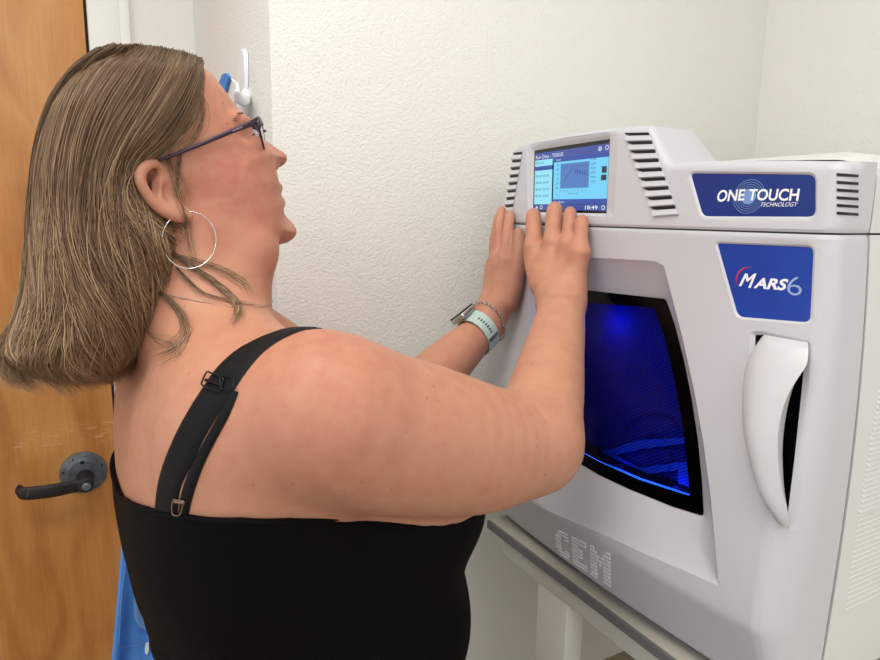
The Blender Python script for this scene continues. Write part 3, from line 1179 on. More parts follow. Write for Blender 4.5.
for (u, v) in [(.90, .115), (.978, .11), (.14, .925), (.965, .92)]:
    vs, fs = [], []
    for k in range(20):
        a = 2 * math.pi * k / 20
        for r in (.014, .020):
            vs.append(fq(u + r * math.cos(a), v + r * 1.6 * math.sin(a), .0008))
    fs = [(2 * k, 2 * k + 1, 2 * ((k + 1) % 20) + 1, 2 * ((k + 1) % 20)) for k in range(20)]
    spart('round_icon', [(vs, fs)], (235, 245, 255))
spart('arrow_icon', [([fq(.045, .94, .0008), fq(.085, .94, .0008), fq(.065, .90, .0008)], [(0, 1, 2)])], (235, 245, 255))
spart('arrow_icon', [([fq(.894, .10, .0009), fq(.894, .13, .0009), fq(.910, .115, .0009)], [(0, 1, 2)])], (235, 245, 255))
spart('side_icon', [srect(.93, .36, .985, .45, .0008)], (28, 42, 60))
spart('side_icon', [srect(.925, .475, .985, .55, .0008)], (28, 42, 60))

# ----------------------------------------------------- hump and body behind
hump = [tuple(p) for p in TOPL[:12]]
hump = densify(np.array(hump), 0.01)[:-1]
idx_end = len(hump)
# outline of the hump from the lower left, over the top, down the slanted right side
hl = [p for p in densify(TOPL[:12], 0.008) if p[0] <= TOPL[11][0] + 1e-6][:]
hl = []
for i in range(11):
    a, b = TOPL[i], TOPL[i + 1]
    k = max(1, int(np.linalg.norm(b - a) / 0.006))
    hl += [a + (b - a) * j / k for j in range(k)]
hl.append(TOPL[11])
hl = np.array([(TOPL[0][0], HB)] + [tuple(p) for p in hl])
# start ring = displaced edge of the bezel
E0 = S(hl[:, 0], hl[:, 1], -0.009)
stages = [(0.0, 0.0, 0.0), (0.012, 0.0, 0.0), (0.045, 0.0006, 0.0), (0.062, 0.002, 0.02), (0.080, 0.004, 0.3), (0.108, 0.006, 1.0)]
vs, fs = [], []
NH = len(hl)
zlow = ZS + hr_top - 0.003
for dx, ins_, drop in stages:
    for p in E0:
        z = p[2]
        if z > zlow:
            z = z - (z - zlow) * drop * 0.92
        vs.append((p[0] + dx, p[1], z))
for i in range(len(stages) - 1):
    for k in range(NH - 1):
        fs.append((i * NH + k, (i + 1) * NH + k, (i + 1) * NH + k + 1, i * NH + k + 1))
fs.append(tuple((len(stages) - 1) * NH + k for k in range(NH)))
from_py('console_hood', vs, fs, M['plastic'], mach, angle=40, recalc=True)
# thin parting line on the hood's right flank
# strip closing the top of the low right part
tl_ = [p for p in densify(TOPL[11:], 0.01)][:-1]
tl_ = np.array([p for p in tl_ if p[0] >= TOPL[11][0] - 1e-6])
A = S(tl_[:, 0], tl_[:, 1], -0.009)
vs, fs = [], []
for p in A:
    vs.append(tuple(p))
for p in A:
    vs.append((XB + 0.012, p[1], p[2] - 0.004))
N = len(A)
fs = [(i, i + 1, N + i + 1, N + i) for i in range(N - 1)]
from_py('bezel_top', vs, fs, M['plastic'], mach, recalc=True)

# main housing behind the front shell
def body_ring(h, ins_=0.0):
    o = float(oside(min(h, 0), -1.0)) - ins_
    r = 0.02
    x0, x1, y0, y1 = XB + 0.0012 + (ins_ if ins_ > .01 else 0), XB + 0.60, YR - o, YL + min(o, 0.0) - 0.001
    pts = []
    pts.append((x0, y0))
    for k in range(7):
        a = math.pi / 2 * k / 6
        pts.append((x1 - r + r * math.sin(a), y0 + r - r * math.cos(a)))
    for k in range(7):
        a = math.pi / 2 * k / 6
        pts.append((x1 - r + r * math.cos(a), y1 - r + r * math.sin(a)))
    pts.append((x0, y1))
    return [(x, y, ZS + h) for x, y in pts]


hs = [-0.460, -0.45, -0.44, -0.42, -0.40, -0.38, -0.36, -0.34, -0.30, -0.25, -0.2, -0.15, -0.1, -0.05, -0.0009]
def loft(rings, cap=True):
    n = len(rings[0])
    vs = [p for r in rings for p in r]
    fs = []
    for i in range(len(rings) - 1):
        for k in range(n):
            k2 = (k + 1) % n
            fs.append((i * n + k, i * n + k2, (i + 1) * n + k2, (i + 1) * n + k))
    if cap:
        fs.append(tuple(reversed(range(n)))); fs.append(tuple((len(rings) - 1) * n + k for k in range(n)))
    return vs, fs


M['side'] = mat('instrument_side', (222, 221, 219), 0.5, bump=(900, 0.04))
from_py('housing', *loft([body_ring(h) for h in hs]), M['side'], mach, angle=35, recalc=True)
tops = [0.0009, 0.02, 0.045, hr_top - 0.012, hr_top - 0.004, hr_top + 0.0005, hr_top + 0.010, hr_top + 0.019]
from_py('top_cover', *loft([body_ring(h, i) for h, i in zip(tops, (0, 0, 0, 0.0005, 0.003, 0.0105, 0.026, 0.075))]), M['side'], mach, angle=9, recalc=True)
# dark core closing the seams
box('chassis', (XF + 0.045, YR + 0.006, ZS - 0.44), (XB + 0.3, YL - 0.006, ZS + hr_top - 0.02), M['blackpl'], mach) if False else None
M['seam'] = mat('seam_grey', (90, 90, 92), 0.7)
bm = bmesh.new()
def seam_geo(t0, t1, h0, h1, d):
    g = []
    N = 40
    a = [(t0 + (t1 - t0) * k / N, h0 + (h1 - h0) * k / N) for k in range(N + 1)]
    vs = []
    dt = 0.004
    for t_, h_ in a:
        if abs(t1 - t0) > abs(h1 - h0):
            vs += [tuple(S(t_, h_ - dt, d)), tuple(S(t_, h_ + dt, d))]
        else:
            vs += [tuple(S(t_ - dt, h_, d)), tuple(S(t_ + dt, h_, d))]
    return vs, [(2 * k, 2 * k + 1, 2 * k + 3, 2 * k + 2) for k in range(N)]
from_py('seam_gasket', *merge_geo([seam_geo(0.0, TS, 0, 0, -0.0032), seam_geo(TS, TS, hr_top - 0.012, -0.452, -0.0032)]), M['seam'], mach)
# underside and feet
for x in (XF + 0.04, XB + 0.54):
    for y in (YR + 0.06, YL - 0.06):
        vs, fs = tube_geo([Vector((x, y, ZT)), Vector((x, y, ZS - 0.448))], 0.018, 20)
        from_py('foot', vs, fs, M['blackpl'], mach, smooth=True, angle=40)
box('base_plate', (XF + 0.012, YR + 0.01, ZS - 0.459), (XB + 0.05, YL - 0.01, ZS - 0.454), M['plastic'], mach)

# side louvers: ribs of the ventilation field behind a slanted border
g = []
yS = lambda z: YR - float(oside(min(z - ZS, 0), -1.0))
def side_pt(px, py, out=0.0):
    y = YR
    for _ in range(4):
        p = on_plane(px, py, 1, y - out)
        y = yS(p.z)
    return on_plane(px, py, 1, y - out)
for k in range(44):
    py = 385 + k * 5.2
    fr = (py - 385) / 215
    pxl = 880 - 34 * min(1, max(0, fr)) ** 0.9
    a = side_pt(pxl, py); 
    x1 = XB + 0.40
    z = a.z
    if py > 612: break
    thin = py > 512
    hgt = 0.0012 if thin else 0.0032
    for zz in (z,):
        y = yS(zz)
        g.append(([(a.x, y + 0.0002, zz), (x1, y + 0.0002, zz), (x1, y - 0.0018 if not thin else y - .0006, zz - hgt * .8), (a.x, y - 0.0018 if not thin else y - .0006, zz - hgt * .8), (a.x, y + 0.0002, zz - hgt), (x1, y + 0.0002, zz - hgt)],
                  [(0, 1, 2, 3), (3, 2, 5, 4), (0, 3, 4)]))
from_py('side_louver', *merge_geo(g), M['side'], mach, smooth=False, recalc=True)
# ================================================================= PERSON
AZF = math.radians(58)


def cam_dir(az):
    """horizontal world direction at azimuth az right of the camera heading"""
    return _fw * math.cos(az) + _rt * math.sin(az)


BF, BR_ = cam_dir(AZF), cam_dir(AZF + math.pi / 2)   # her forward and her right
UP = Vector((0, 0, 1))
SR = P(322, 410, 0.53)                              # right shoulder joint
O_ = SR - BR_ * 0.185
print('shoulder height', O_.z, 'O px', proj(O_))


def B(f, r, u):
    return O_ + BF * f + BR_ * r + UP * u


BM = np.array([list(BF), list(BR_), [0, 0, 1]])      # rows: f, r, u

# --- head frame
AZH = math.radians(64)
HF_, HR_ = cam_dir(AZH), cam_dir(AZH + math.pi / 2)
HC = P(165, 150, 0.64)


def HP(px, py, lat=0.0):
    """point at lateral offset lat (towards the camera) seen at the pixel"""
    d = ray(px, py)
    k = ((HC - CAM).dot(HR_) + lat) / d.dot(HR_)
    return CAM + d * k


def hab(p):
    """head-plane coordinates (forward, up) of a world point"""
    q = p - HC
    return (q.dot(HF_), q.z)


class Prim:
    def __init__(s, fn, lo, hi, k=0.02, op='add'):
        s.fn, s.lo, s.hi, s.k, s.op = fn, np.array(lo, float), np.array(hi, float), k, op


def cone(a, b, ra, rb, k=0.02, op='add'):
    a, b = np.array(a, float), np.array(b, float)
    ab = b - a
    L2 = ab @ ab

    def fn(X, Y, Z):
        t = np.clip(((X - a[0]) * ab[0] + (Y - a[1]) * ab[1] + (Z - a[2]) * ab[2]) / L2, 0, 1)
        return np.sqrt((X - a[0] - ab[0] * t) ** 2 + (Y - a[1] - ab[1] * t) ** 2 + (Z - a[2] - ab[2] * t) ** 2) - (ra + (rb - ra) * t)
    m = max(ra, rb)
    return Prim(fn, np.minimum(a, b) - m, np.maximum(a, b) + m, k, op)


def chain(pts, rs, k=0.02, op='add'):
    """one smooth limb through the joints, a radius per joint"""
    A = np.array([list(p) + [q] for p, q in zip(pts, rs)], float)
    sub = 4 if len(A) > 2 else 1
    S_ = spline(A, (len(A) - 1) * sub + 1) if len(A) > 2 else A
    cs = [cone(S_[i][:3], S_[i + 1][:3], S_[i][3], S_[i + 1][3]) for i in range(len(S_) - 1)]
    lo = np.min([c.lo for c in cs], 0); hi = np.max([c.hi for c in cs], 0)

    def fn(X, Y, Z):
        d = cs[0].fn(X, Y, Z)
        for c in cs[1:]:
            d = np.minimum(d, c.fn(X, Y, Z))
        return d
    return [Prim(fn, lo, hi, k, op)]


def ell(c, r, axes=None, k=0.02, op='add'):
    """ellipsoid, axes = rows of the local frame"""
    c = np.array(c, float); r = np.array(r, float)
    A = np.eye(3) if axes is None else np.array([list(x) for x in axes], float)

    def fn(X, Y, Z):
        x, y, z = X - c[0], Y - c[1], Z - c[2]
        u = (A[0, 0] * x + A[0, 1] * y + A[0, 2] * z) / r[0]
        v = (A[1, 0] * x + A[1, 1] * y + A[1, 2] * z) / r[1]
        w = (A[2, 0] * x + A[2, 1] * y + A[2, 2] * z) / r[2]
        k0 = np.sqrt(u * u + v * v + w * w)
        k1 = np.sqrt((u / r[0]) ** 2 + (v / r[1]) ** 2 + (w / r[2]) ** 2)
        return k0 * (k0 - 1) / np.maximum(k1, 1e-6)
    m = r.max()
    return Prim(fn, c - m, c + m, k, op)


def poly_sd(a, b, poly):
    """signed distance (positive inside) to a 2-D polygon, arrays"""
    sh_ = a.shape
    p = np.stack([a.ravel(), b.ravel()], 1)
    d2 = np.full(len(p), 1e9)
    ins = np.zeros(len(p), bool)
    N = len(poly)
    for i in range(N):
        q0, q1 = poly[i], poly[(i + 1) % N]
        e = q1 - q0
        dx = p[:, 0] - q0[0]; dy = p[:, 1] - q0[1]
        t = np.clip((dx * e[0] + dy * e[1]) / max(e @ e, 1e-14), 0, 1)
        d2 = np.minimum(d2, (dx - e[0] * t) ** 2 + (dy - e[1] * t) ** 2)
        c = (q0[1] > p[:, 1]) != (q1[1] > p[:, 1])
        ins ^= c & (dx < e[0] * dy / (e[1] + 1e-15))
    d = np.sqrt(d2)
    return np.where(ins, d, -d).reshape(sh_)


class Map2:
    """signed distance of a polygon sampled on a 2-D raster for fast lookup"""
    def __init__(s, poly, pad=0.05, h=0.0008, blur=0):
        s.lo = poly.min(0) - pad
        hi = poly.max(0) + pad
        s.h = h
        na, nb = ((hi - s.lo) / h).astype(int) + 2
        A, Bb = np.meshgrid(s.lo[0] + h * np.arange(na), s.lo[1] + h * np.arange(nb), indexing='ij')
        s.D = poly_sd(A, Bb, poly)
        for _ in range(blur):
            D = s.D
            D[1:-1, 1:-1] = (D[1:-1, 1:-1] * 2 + D[:-2, 1:-1] + D[2:, 1:-1] + D[1:-1, :-2] + D[1:-1, 2:]) / 6
        s.hi = hi

    def __call__(s, a, b):
        x = np.clip((a - s.lo[0]) / s.h, 0, s.D.shape[0] - 1.001)
        y = np.clip((b - s.lo[1]) / s.h, 0, s.D.shape[1] - 1.001)
        i, j = x.astype(int), y.astype(int)
        fx, fy = x - i, y - j
        D = s.D
        return (D[i, j] * (1 - fx) * (1 - fy) + D[i + 1, j] * fx * (1 - fy) + D[i, j + 1] * (1 - fx) * fy + D[i + 1, j + 1] * fx * fy)


def inflate(mp, wfun, pad_lat, k=0.01, op='add'):
    """solid whose outline in the head plane is the polygon, half width wfun(D,a,b)"""
    hf, hr, hc = np.array(HF_), np.array(HR_), np.array(HC)

    def fn(X, Y, Z):
        x, y, z = X - hc[0], Y - hc[1], Z - hc[2]
        a = hf[0] * x + hf[1] * y
        l = hr[0] * x + hr[1] * y
        D = mp(a, z)
        w, slope = wfun(np.maximum(D, 0), a, z)
        f = (np.abs(l) - w) / slope
        out = np.sqrt(l * l + np.minimum(D, 0) ** 2)
        return np.where(D > 0, f, out)
    cs = []
    for a in (mp.lo[0] + .04, mp.hi[0] - .04):
        for b in (mp.lo[1] + .04, mp.hi[1] - .04):
            for l in (-pad_lat, pad_lat):
                cs.append(np.array(HC) + a * np.array(HF_) + l * np.array(HR_) + np.array([0, 0, b]))
    cs = np.array(cs)
    return Prim(fn, cs.min(0), cs.max(0), k, op)


def evaluate(prims, lo, hi, h):
    lo = np.array(lo, float); hi = np.array(hi, float)
    n = np.ceil((hi - lo) / h).astype(int) + 1
    ax = [lo[i] + h * np.arange(n[i]) for i in range(3)]
    Fg = np.full(tuple(n), 0.06, np.float32)
    for p in prims:
        m = 0.03
        i0 = np.maximum(np.floor((p.lo - m - lo) / h).astype(int), 0)
        i1 = np.minimum(np.ceil((p.hi + m - lo) / h).astype(int) + 1, n)
        if (i1 <= i0).any():
            continue
        sl = tuple(slice(i0[i], i1[i]) for i in range(3))
        X, Y, Z = np.meshgrid(ax[0][sl[0]], ax[1][sl[1]], ax[2][sl[2]], indexing='ij', sparse=True)
        X, Y, Z = np.broadcast_arrays(X, Y, Z)
        d = p.fn(X, Y, Z).astype(np.float32)
        c = Fg[sl]
        if p.op == 'add':
            hh = np.maximum(p.k - np.abs(c - d), 0) / p.k
            Fg[sl] = np.minimum(c, d) - hh * hh * p.k * 0.25
        elif p.op == 'sub':
            d = -d
            hh = np.maximum(p.k - np.abs(c - d), 0) / p.k
            Fg[sl] = np.maximum(c, d) + hh * hh * p.k * 0.25
        elif p.op == 'and':
            Fg[sl] = np.maximum(c, d)
    return Fg, lo, h


def nets(Fg, lo, h):
    """surface nets"""
    nx, ny, nz = Fg.shape
    neg = Fg < 0
    cn = (nx - 1, ny - 1, nz - 1)
    tot = cn[0] * cn[1] * cn[2]
    sums = []; cells_all = []; quads = []

    def cid(i, j, k):
        return (i * cn[1] + j) * cn[2] + k
    acc_i, acc_p = [], []
    for axis in range(3):
        sa = [slice(None)] * 3; sb = [slice(None)] * 3
        sa[axis] = slice(0, -1); sb[axis] = slice(1, None)
        cr = neg[tuple(sa)] != neg[tuple(sb)]
        idx = np.argwhere(cr)
        o1, o2 = [a for a in range(3) if a != axis]
        ok = (idx[:, o1] > 0) & (idx[:, o2] > 0) & (idx[:, o1] < cn[o1]) & (idx[:, o2] < cn[o2])
        # boundary edges skipped
        idx = idx[ok]
        nb = idx.copy(); nb[:, axis] += 1
        fa = Fg[tuple(idx.T)]; fb = Fg[tuple(nb.T)]
        t = fa / (fa - fb)
        p = idx.astype(float); p[:, axis] += t
        q = []
        for d1, d2 in ((0, 0), (-1, 0), (-1, -1), (0, -1)):
            c = idx.copy(); c[:, o1] += d1; c[:, o2] += d2
            ci = cid(c[:, 0], c[:, 1], c[:, 2])
            q.append(ci)
            acc_i.append(ci); acc_p.append(p)
        q = np.stack(q, 1)
        flip = neg[tuple(idx.T)]
        if axis == 1:
            flip = ~flip
        q[flip] = q[flip][:, ::-1]
        quads.append(q[:, ::-1])
    ci = np.concatenate(acc_i); pp = np.concatenate(acc_p)
    u, inv = np.unique(ci, return_inverse=True)
    cnt = np.bincount(inv)
    V = np.stack([np.bincount(inv, pp[:, a]) / cnt for a in range(3)], 1)
    Q = np.searchsorted(u, np.concatenate(quads))
    return V * h + lo, Q


def mesh_np(name, V, Q):
    me = bpy.data.meshes.new(name)
    me.vertices.add(len(V)); me.vertices.foreach_set('co', np.asarray(V, np.float32).ravel())
    n = Q.shape[1]
    me.loops.add(len(Q) * n); me.loops.foreach_set('vertex_index', Q.astype(np.int32).ravel())
    me.polygons.add(len(Q))
    me.polygons.foreach_set('loop_start', np.arange(0, len(Q) * n, n, dtype=np.int32))
    me.polygons.foreach_set('loop_total', np.full(len(Q), n, np.int32))
    me.update(calc_edges=True)
    me.validate()
    return me


def smooth_mesh(V, Q, it=2, lam=0.5):
    n = len(V)
    E = np.concatenate([Q[:, [0, 1]], Q[:, [1, 2]], Q[:, [2, 3]], Q[:, [3, 0]]])
    for _ in range(it):
        for L in (lam, -lam * 1.04):
            s = np.zeros((n, 3)); c = np.bincount(E[:, 0], minlength=n) + np.bincount(E[:, 1], minlength=n)
            for a in range(3):
                s[:, a] = np.bincount(E[:, 0], V[E[:, 1], a], n) + np.bincount(E[:, 1], V[E[:, 0], a], n)
            V = V + L * (s / np.maximum(c, 1)[:, None] - V)
    return V


# ---------------------------------------------------------------- torso
AX = (BF, BR_, UP)
torso = [
    ell(B(-0.010, 0, -0.145), (0.122, 0.186, 0.172), AX),
    cone(B(-0.035, -0.12, -0.035), B(-0.035, 0.12, -0.035), 0.078, 0.078, 0.05),
    ell(B(-0.053, 0.085, -0.11), (0.065, 0.085, 0.13), AX, 0.04),
    ell(B(-0.053, -0.085, -0.11), (0.065, 0.085, 0.13), AX, 0.04),
    ell(B(0.108, 0.085, -0.150), (0.105, 0.095, 0.074), AX, 0.03),
    ell(B(0.108, -0.085, -0.150), (0.105, 0.095, 0.074), AX, 0.03),
    ell(B(0.060, 0, -0.285), (0.166, 0.195, 0.17), AX, 0.05),
    ell(B(-0.005, 0, -0.60), (0.180, 0.215, 0.17), AX, 0.06),
]
NB = P(199, 325, 0.655)
NT = P(200, 240, 0.645)
neck = [
    cone(NB, NT, 0.055, 0.055, 0.02),
    cone(P(219, 298, 0.65), P(244, 250, 0.645), 0.034, 0.0335, 0.012),       # throat and soft chin
    cone(P(200, 302, 0.66), B(-0.04, 0.12, 0.000), 0.040, 0.048, 0.05),    # trapezius
    cone(P(200, 302, 0.66), B(-0.04, -0.12, -0.005), 0.040, 0.046, 0.05),
    cone(B(0.0, 0.0, -0.04), B(0.0, 0.15, -0.015), 0.036, 0.042, 0.03),        # collar
    cone(B(0.0, 0.0, -0.04), B(0.0, -0.15, -0.025), 0.036, 0.040, 0.03),
]
# right arm
EL = P(532, 443, 0.670)
WR = P(561, 298, 0.815)
armR = chain([B(0.0, 0.14, -0.01), SR, P(372, 429, 0.560), P(425, 440, 0.595), P(485, 448, 0.635), EL],
             [0.055, 0.065, 0.0685, 0.0680, 0.0600, 0.0475], 0.03)
armR += chain([EL, P(544, 400, 0.705), P(552, 360, 0.745), P(559.5, 322, 0.787), WR], [0.0475, 0.0420, 0.0360, 0.0300, 0.0275], 0.02)
# left arm
SL = B(0.01, -0.185, 0.0)
EL2 = P(372, 434, 0.85)
WR2 = P(485, 326, 0.960)
armL = chain([B(0.0, -0.13, -0.01), SL, SL.lerp(EL2, 0.5), EL2], [0.060, 0.064, 0.062, 0.046], 0.03)
armL += chain([EL2, P(416, 394, 0.885), P(451, 360, 0.92), P(475, 336.5, 0.95), WR2], [0.043, 0.040, 0.0335, 0.0268, 0.0250], 0.02)

# ---------------------------------------------------------------- hands
def zsurf(px, py, d=0.0):
    b, nt = _bvh(d)
    loc, _, _, _ = b.ray_cast(CAM, ray(px, py).normalized())
    return proj(loc)[2]


zf = zsurf(556, 212)
print('front depth at the hand', zf)
handR = []
wl, wr_ = P(553, 300, 0.820), P(569, 300, 0.808)
handR += [cone(wl, P(548, 278, 0.838), 0.0195, 0.0185, 0.015), cone(wr_, P(569, 278, 0.822), 0.0190, 0.0175, 0.015)]
fing = [  # MCP, PIP, DIP, tip, radii
    ((534.5, 247, .868), (533.5, 218.5, .886), (534, 217, .906), (535.5, 228, .914), (.0115, .0104, .0090, .0078)),
    ((553.5, 243, .845), (554.5, 212.5, .860), (555, 211, .868), (555, 222, .866), (.0122, .0109, .0092, .0080)),
    ((569.3, 246, .824), (570.0, 216.0, .836), (570.5, 215, .841), (570.5, 227, .839), (.0106, .0084, .0078, .0070)),
    ((579.5, 253, .806), (581.8, 223.5, .812), (582.3, 223, .824), (582.5, 234, .824), (.0098, .0082, .0074, .0066)),
]
for mc, pi_, di, ti, rr in fing:
    a, b_, c_, d_ = P(*mc), P(*pi_), P(*di), P(*ti)
    handR += chain([a, b_, c_, d_], rr, 0.0035)
for (mc, *_), base in zip(fing, ((545, 285, .836), (554, 283, .832), (564, 283, .822), (572, 285, .814))):
    handR.append(cone(P(*base), P(*mc), 0.0160, 0.0122, 0.010))
handR += [ell(P(558, 264, .842), (0.026, 0.020, 0.012), (CR, CU, CF), 0.012)]
handR += chain([P(543, 284, .840), P(534, 267, .860), P(531, 252, .885), P(532, 239, .905)], [.016, .0115, .0100, .0085], 0.008)
handR += [ell(P(x, y, z), (.007, .0065, .0045), None, .006) for x, y, z in ((534.5, 246, .861), (554, 242, .837), (569.5, 245, .8175), (581.5, 252, .800))]
# knuckle and wrist creases
handR += [cone(P(540 + i * 1.0, 285 + 3 * i, .845 - .0), P(578, 284 + 3 * i, .842), 0.0015, 0.0015, 0.004, 'sub') for i in (1, 3)] if False else []
handL = []
fl = [
    ((506, 262, .955), (507.5, 238, .962), (509, 223, .970), (509.5, 214.5, .976), (.0105, .0088, .0078, .0068)),
    ((500, 261, .972), (499.5, 235, .980), (500.5, 220, .988), (501.5, 211, .994), (.0105, .0090, .0080, .0070)),
    ((496.5, 264, .988), (496.5, 240, .994), (497, 226, 1.000), (498.5, 218, 1.004), (.0100, .0085, .0075, .0066)),
    ((494, 269, .998), (494, 248, 1.002), (494.5, 238, 1.005), (495.5, 231, 1.008), (.0090, .0077, .0070, .0062)),
]
for mc, pi_, di, ti, rr in fl:
    handL += chain([P(*mc), P(*pi_), P(*di), P(*ti)], rr, 0.003)
for (mc, *_), base in zip(fl, ((499, 302, .960), (496, 302, .966), (494, 302, .972), (493, 302, .976))):
    handL.append(cone(P(*base), P(*mc), 0.0165, 0.0120, 0.012))
handL += [cone(WR2, P(494, 305, .964), 0.0235, 0.0200, 0.012), cone(WR2, P(502, 300, .958), 0.0215, 0.019, 0.015)]
handL += chain([P(507, 300, .950), P(513.5, 281, .945), P(518, 259, .942), P(519, 244, .946), P(518.5, 233, .950)], [.0170, .0145, .0105, .0094, .0078], 0.007)
handL += [ell(P(503, 283, .962), (.016, .028, .02), (CR, CU, CF), 0.012)]

# ----------------------------------------------------------------- head
prof_px = [(204, 71), (218, 84.5), (232.5, 104), (240, 114), (245.5, 122), (249.5, 130), (255, 135), (263, 139), (274, 146.5), (283, 153), (286.2, 157.5), (284.5, 163), (277.5, 168.5), (274, 171.5),
           (276, 178), (279.8, 185.5), (278.5, 190.5), (274.8, 195), (280.5, 198), (283, 203), (281.2, 208.5), (283.5, 214.5), (290.5, 222), (294.5, 229), (294, 235), (288.5, 240.5),
           (276, 245), (255, 247), (225, 244), (195, 236), (160, 230), (125, 225), (95, 208), (75, 178), (68, 140), (80, 100), (105, 82), (138, 68), (172, 64)]
prof = np.array([hab(HP(x, y)) for x, y in prof_px])
prof = spline(prof, 300, closed=True)
HM = Map2(prof, h=0.0007)
nose = np.array(hab(HP(277, 172)))
PXM = 0.64 / 661                                    # metres per pixel at the head


def whead(D, a, b):
    R = 62 * PXM
    x = np.clip(D / R, 0, 1)
    m = np.exp(-(((a - nose[0]) / (34 * PXM)) ** 2 + ((b - nose[1]) / (44 * PXM)) ** 2))
    e = np.sqrt(np.clip(1 - (1 - x) ** 2, 0, 1))
    s = np.sin(np.pi / 2 * np.clip(x * 1.15, 0, 1))
    # a narrower face than skull
    W_ = 0.076 - 0.010 * np.clip((a - 0.0) / 0.08, 0, 1) - 0.004 * np.clip(-b / 0.08, 0, 1)
    w = W_ * ((1 - m) * e + m * s)
    return w, 1.0 + 1.2 * (1 - x) ** 2


head = [inflate(HM, whead, 0.085, 0.012)]
HAX = (HF_, HR_, UP)
for sg in (1, -1):
    head += [
        ell(HP(243, 139, sg * 0.047), (0.009, 0.007, 0.007), HAX, 0.010, 'sub'),      # eye socket
        ell(HP(235.5, 140, sg * 0.034), (0.0125, 0.0125, 0.0120), HAX, 0.005),          # lids over the eyeball
        ell(HP(225, 182, sg * 0.038), (0.036, 0.021, 0.034), HAX, 0.03), ell(HP(226, 208, sg * .034), (.042, .026, .030), HAX, .03),              # cheek
        ell(HP(252, 172, sg * 0.027), (0.018, 0.014, 0.024), HAX, 0.022),
        ell(HP(232, 222, sg * 0.030), (0.034, 0.026, 0.016), HAX, 0.02),              # jowl
        ell(HP(271.5, 165.5, sg * 0.0115), (0.0075, 0.0055, 0.0060), HAX, 0.005),     # nostril wing
        cone(HP(265.5, 158, sg * 0.0155), HP(266.5, 169, sg * 0.0150), 0.0016, 0.0016, 0.004, 'sub'),
        cone(HP(238, 122, sg * 0.045), HP(246, 122, sg * 0.020), 0.006, 0.006, 0.012),  # brow
    ]
head += [ell(HP(279.5, 158.5, 0), (.0062, .0085, .0062), HAX, .005), ell(HP(275, 187.5, 0), (.0052, .019, .0042), HAX, .004), ell(HP(277.2, 202.8, 0), (.0055, .016, .0046), HAX, .004)]
head += [ell(HP(283.5, 231, 0), (0.0098, 0.018, 0.0100), HAX, 0.008), ell(HP(262, 205, .0), (.016, .032, .026), HAX, .015)]
head += [cone(HP(274, 196.2, 0.016), HP(264, 200, 0.026), 0.0022, 0.0012, 0.003, 'sub'), cone(HP(277, 196, -.015), HP(277, 196, 0.015), 0.0012, 0.0012, 0.002, 'sub')]
head += [ell(HP(277.5, 169, 0.0055), (.003, .002, .0022), HAX, .002, 'sub')]
# ear
for sg in (1, -1):
    e0 = 0.074
    if sg > 0:
        ear = [(161, 168, .001), (154, 163.5, .008), (146, 166, .012), (140.5, 174, .014), (141.5, 184, .014), (147, 194, .012), (155, 204, .010), (166, 211.5, .008), (178, 216, .006), (187, 216.5, .004)]
    else:
        ear = [(161, 168, .001), (154, 163.5, .008), (146, 166, .012), (140.5, 174, .014), (141.5, 184, .014), (147, 194, .012), (155, 204, .010), (166, 211.5, .008), (178, 216, .006), (187, 216.5, .004)]
    pts = [HP(x, y, sg * (e0 + l_)) if sg > 0 else None for x, y, l_ in ear]
    if sg < 0:
        pts = [HP(x, y, e0 + l_) - HR_ * 2 * (e0 + l_) for x, y, l_ in ear]
    head += chain(pts, [.003, .0042, .0047, .0048, .0047, .0048, .0050, .0055, .0058, .0052], 0.003)
    def ep(x, y, l_):
        q = HP(x, y, e0 + l_)
        return q if sg > 0 else q - HR_ * 2 * (e0 + l_)
    head += chain([ep(164, 178, .000), ep(157, 184, .006), ep(160, 196, .006), ep(170, 206, .004), ep(182, 211, .002)], [.004, .0042, .0045, .0055, .0055], 0.005)
    head += [ell(ep(166, 192, -.002), (.013, .006, .016), HAX, .008)]
    head += [ell(ep(155, 185, .010), (.0035, .004, .009), HAX, .003, 'sub'), ell(ep(170, 193, .008), (.006, .005, .0085), HAX, .003, 'sub')]

allp = torso + neck + armR + armL + handR + handL + head
# wrist-level smooth blend needs everything in one field; mesh it in blocks
def bbox(pts, pad):
    a = np.array([list(p) for p in pts])
    return a.min(0) - pad, a.max(0) + pad


blocks = []
hr_lo, hr_hi = bbox([P(520, 198, .93), P(590, 292, .79), P(520, 292, .83), P(590, 198, .80), P(520, 230, .945)], np.array([.012, .012, .0]))
hl_lo, hl_hi = bbox([P(484, 200, 1.02), P(530, 306, .93), P(486, 306, 1.0), P(527, 200, .93)], np.array([.012, .016, .0]))
hd_lo, hd_hi = bbox([HP(55, 50, 0.1), HP(300, 50, -0.1), HP(300, 262, 0.1), HP(55, 262, -0.1)], 0.005)
wl_lo = np.array([-0.62, -0.1, O_.z - 0.56]); 
alllo = np.min([p.lo for p in allp], 0) - 0.01; allhi = np.max([p.hi for p in allp], 0) + 0.01
alllo[2] = O_.z - 0.62
VV, QQ = [], []
off = 0
RES = 1.0
def boxes_excl(V, Q, boxes, keep_inside=None, ov=0.0):
    c = V[Q].mean(1)
    m = np.ones(len(Q), bool)
    for lo, hi in boxes:
        m &= ~((c > lo + ov).all(1) & (c < hi - ov).all(1))
    if keep_inside is not None:
        lo, hi = keep_inside
        m &= (c > lo).all(1) & (c < hi).all(1)
    return Q[m]


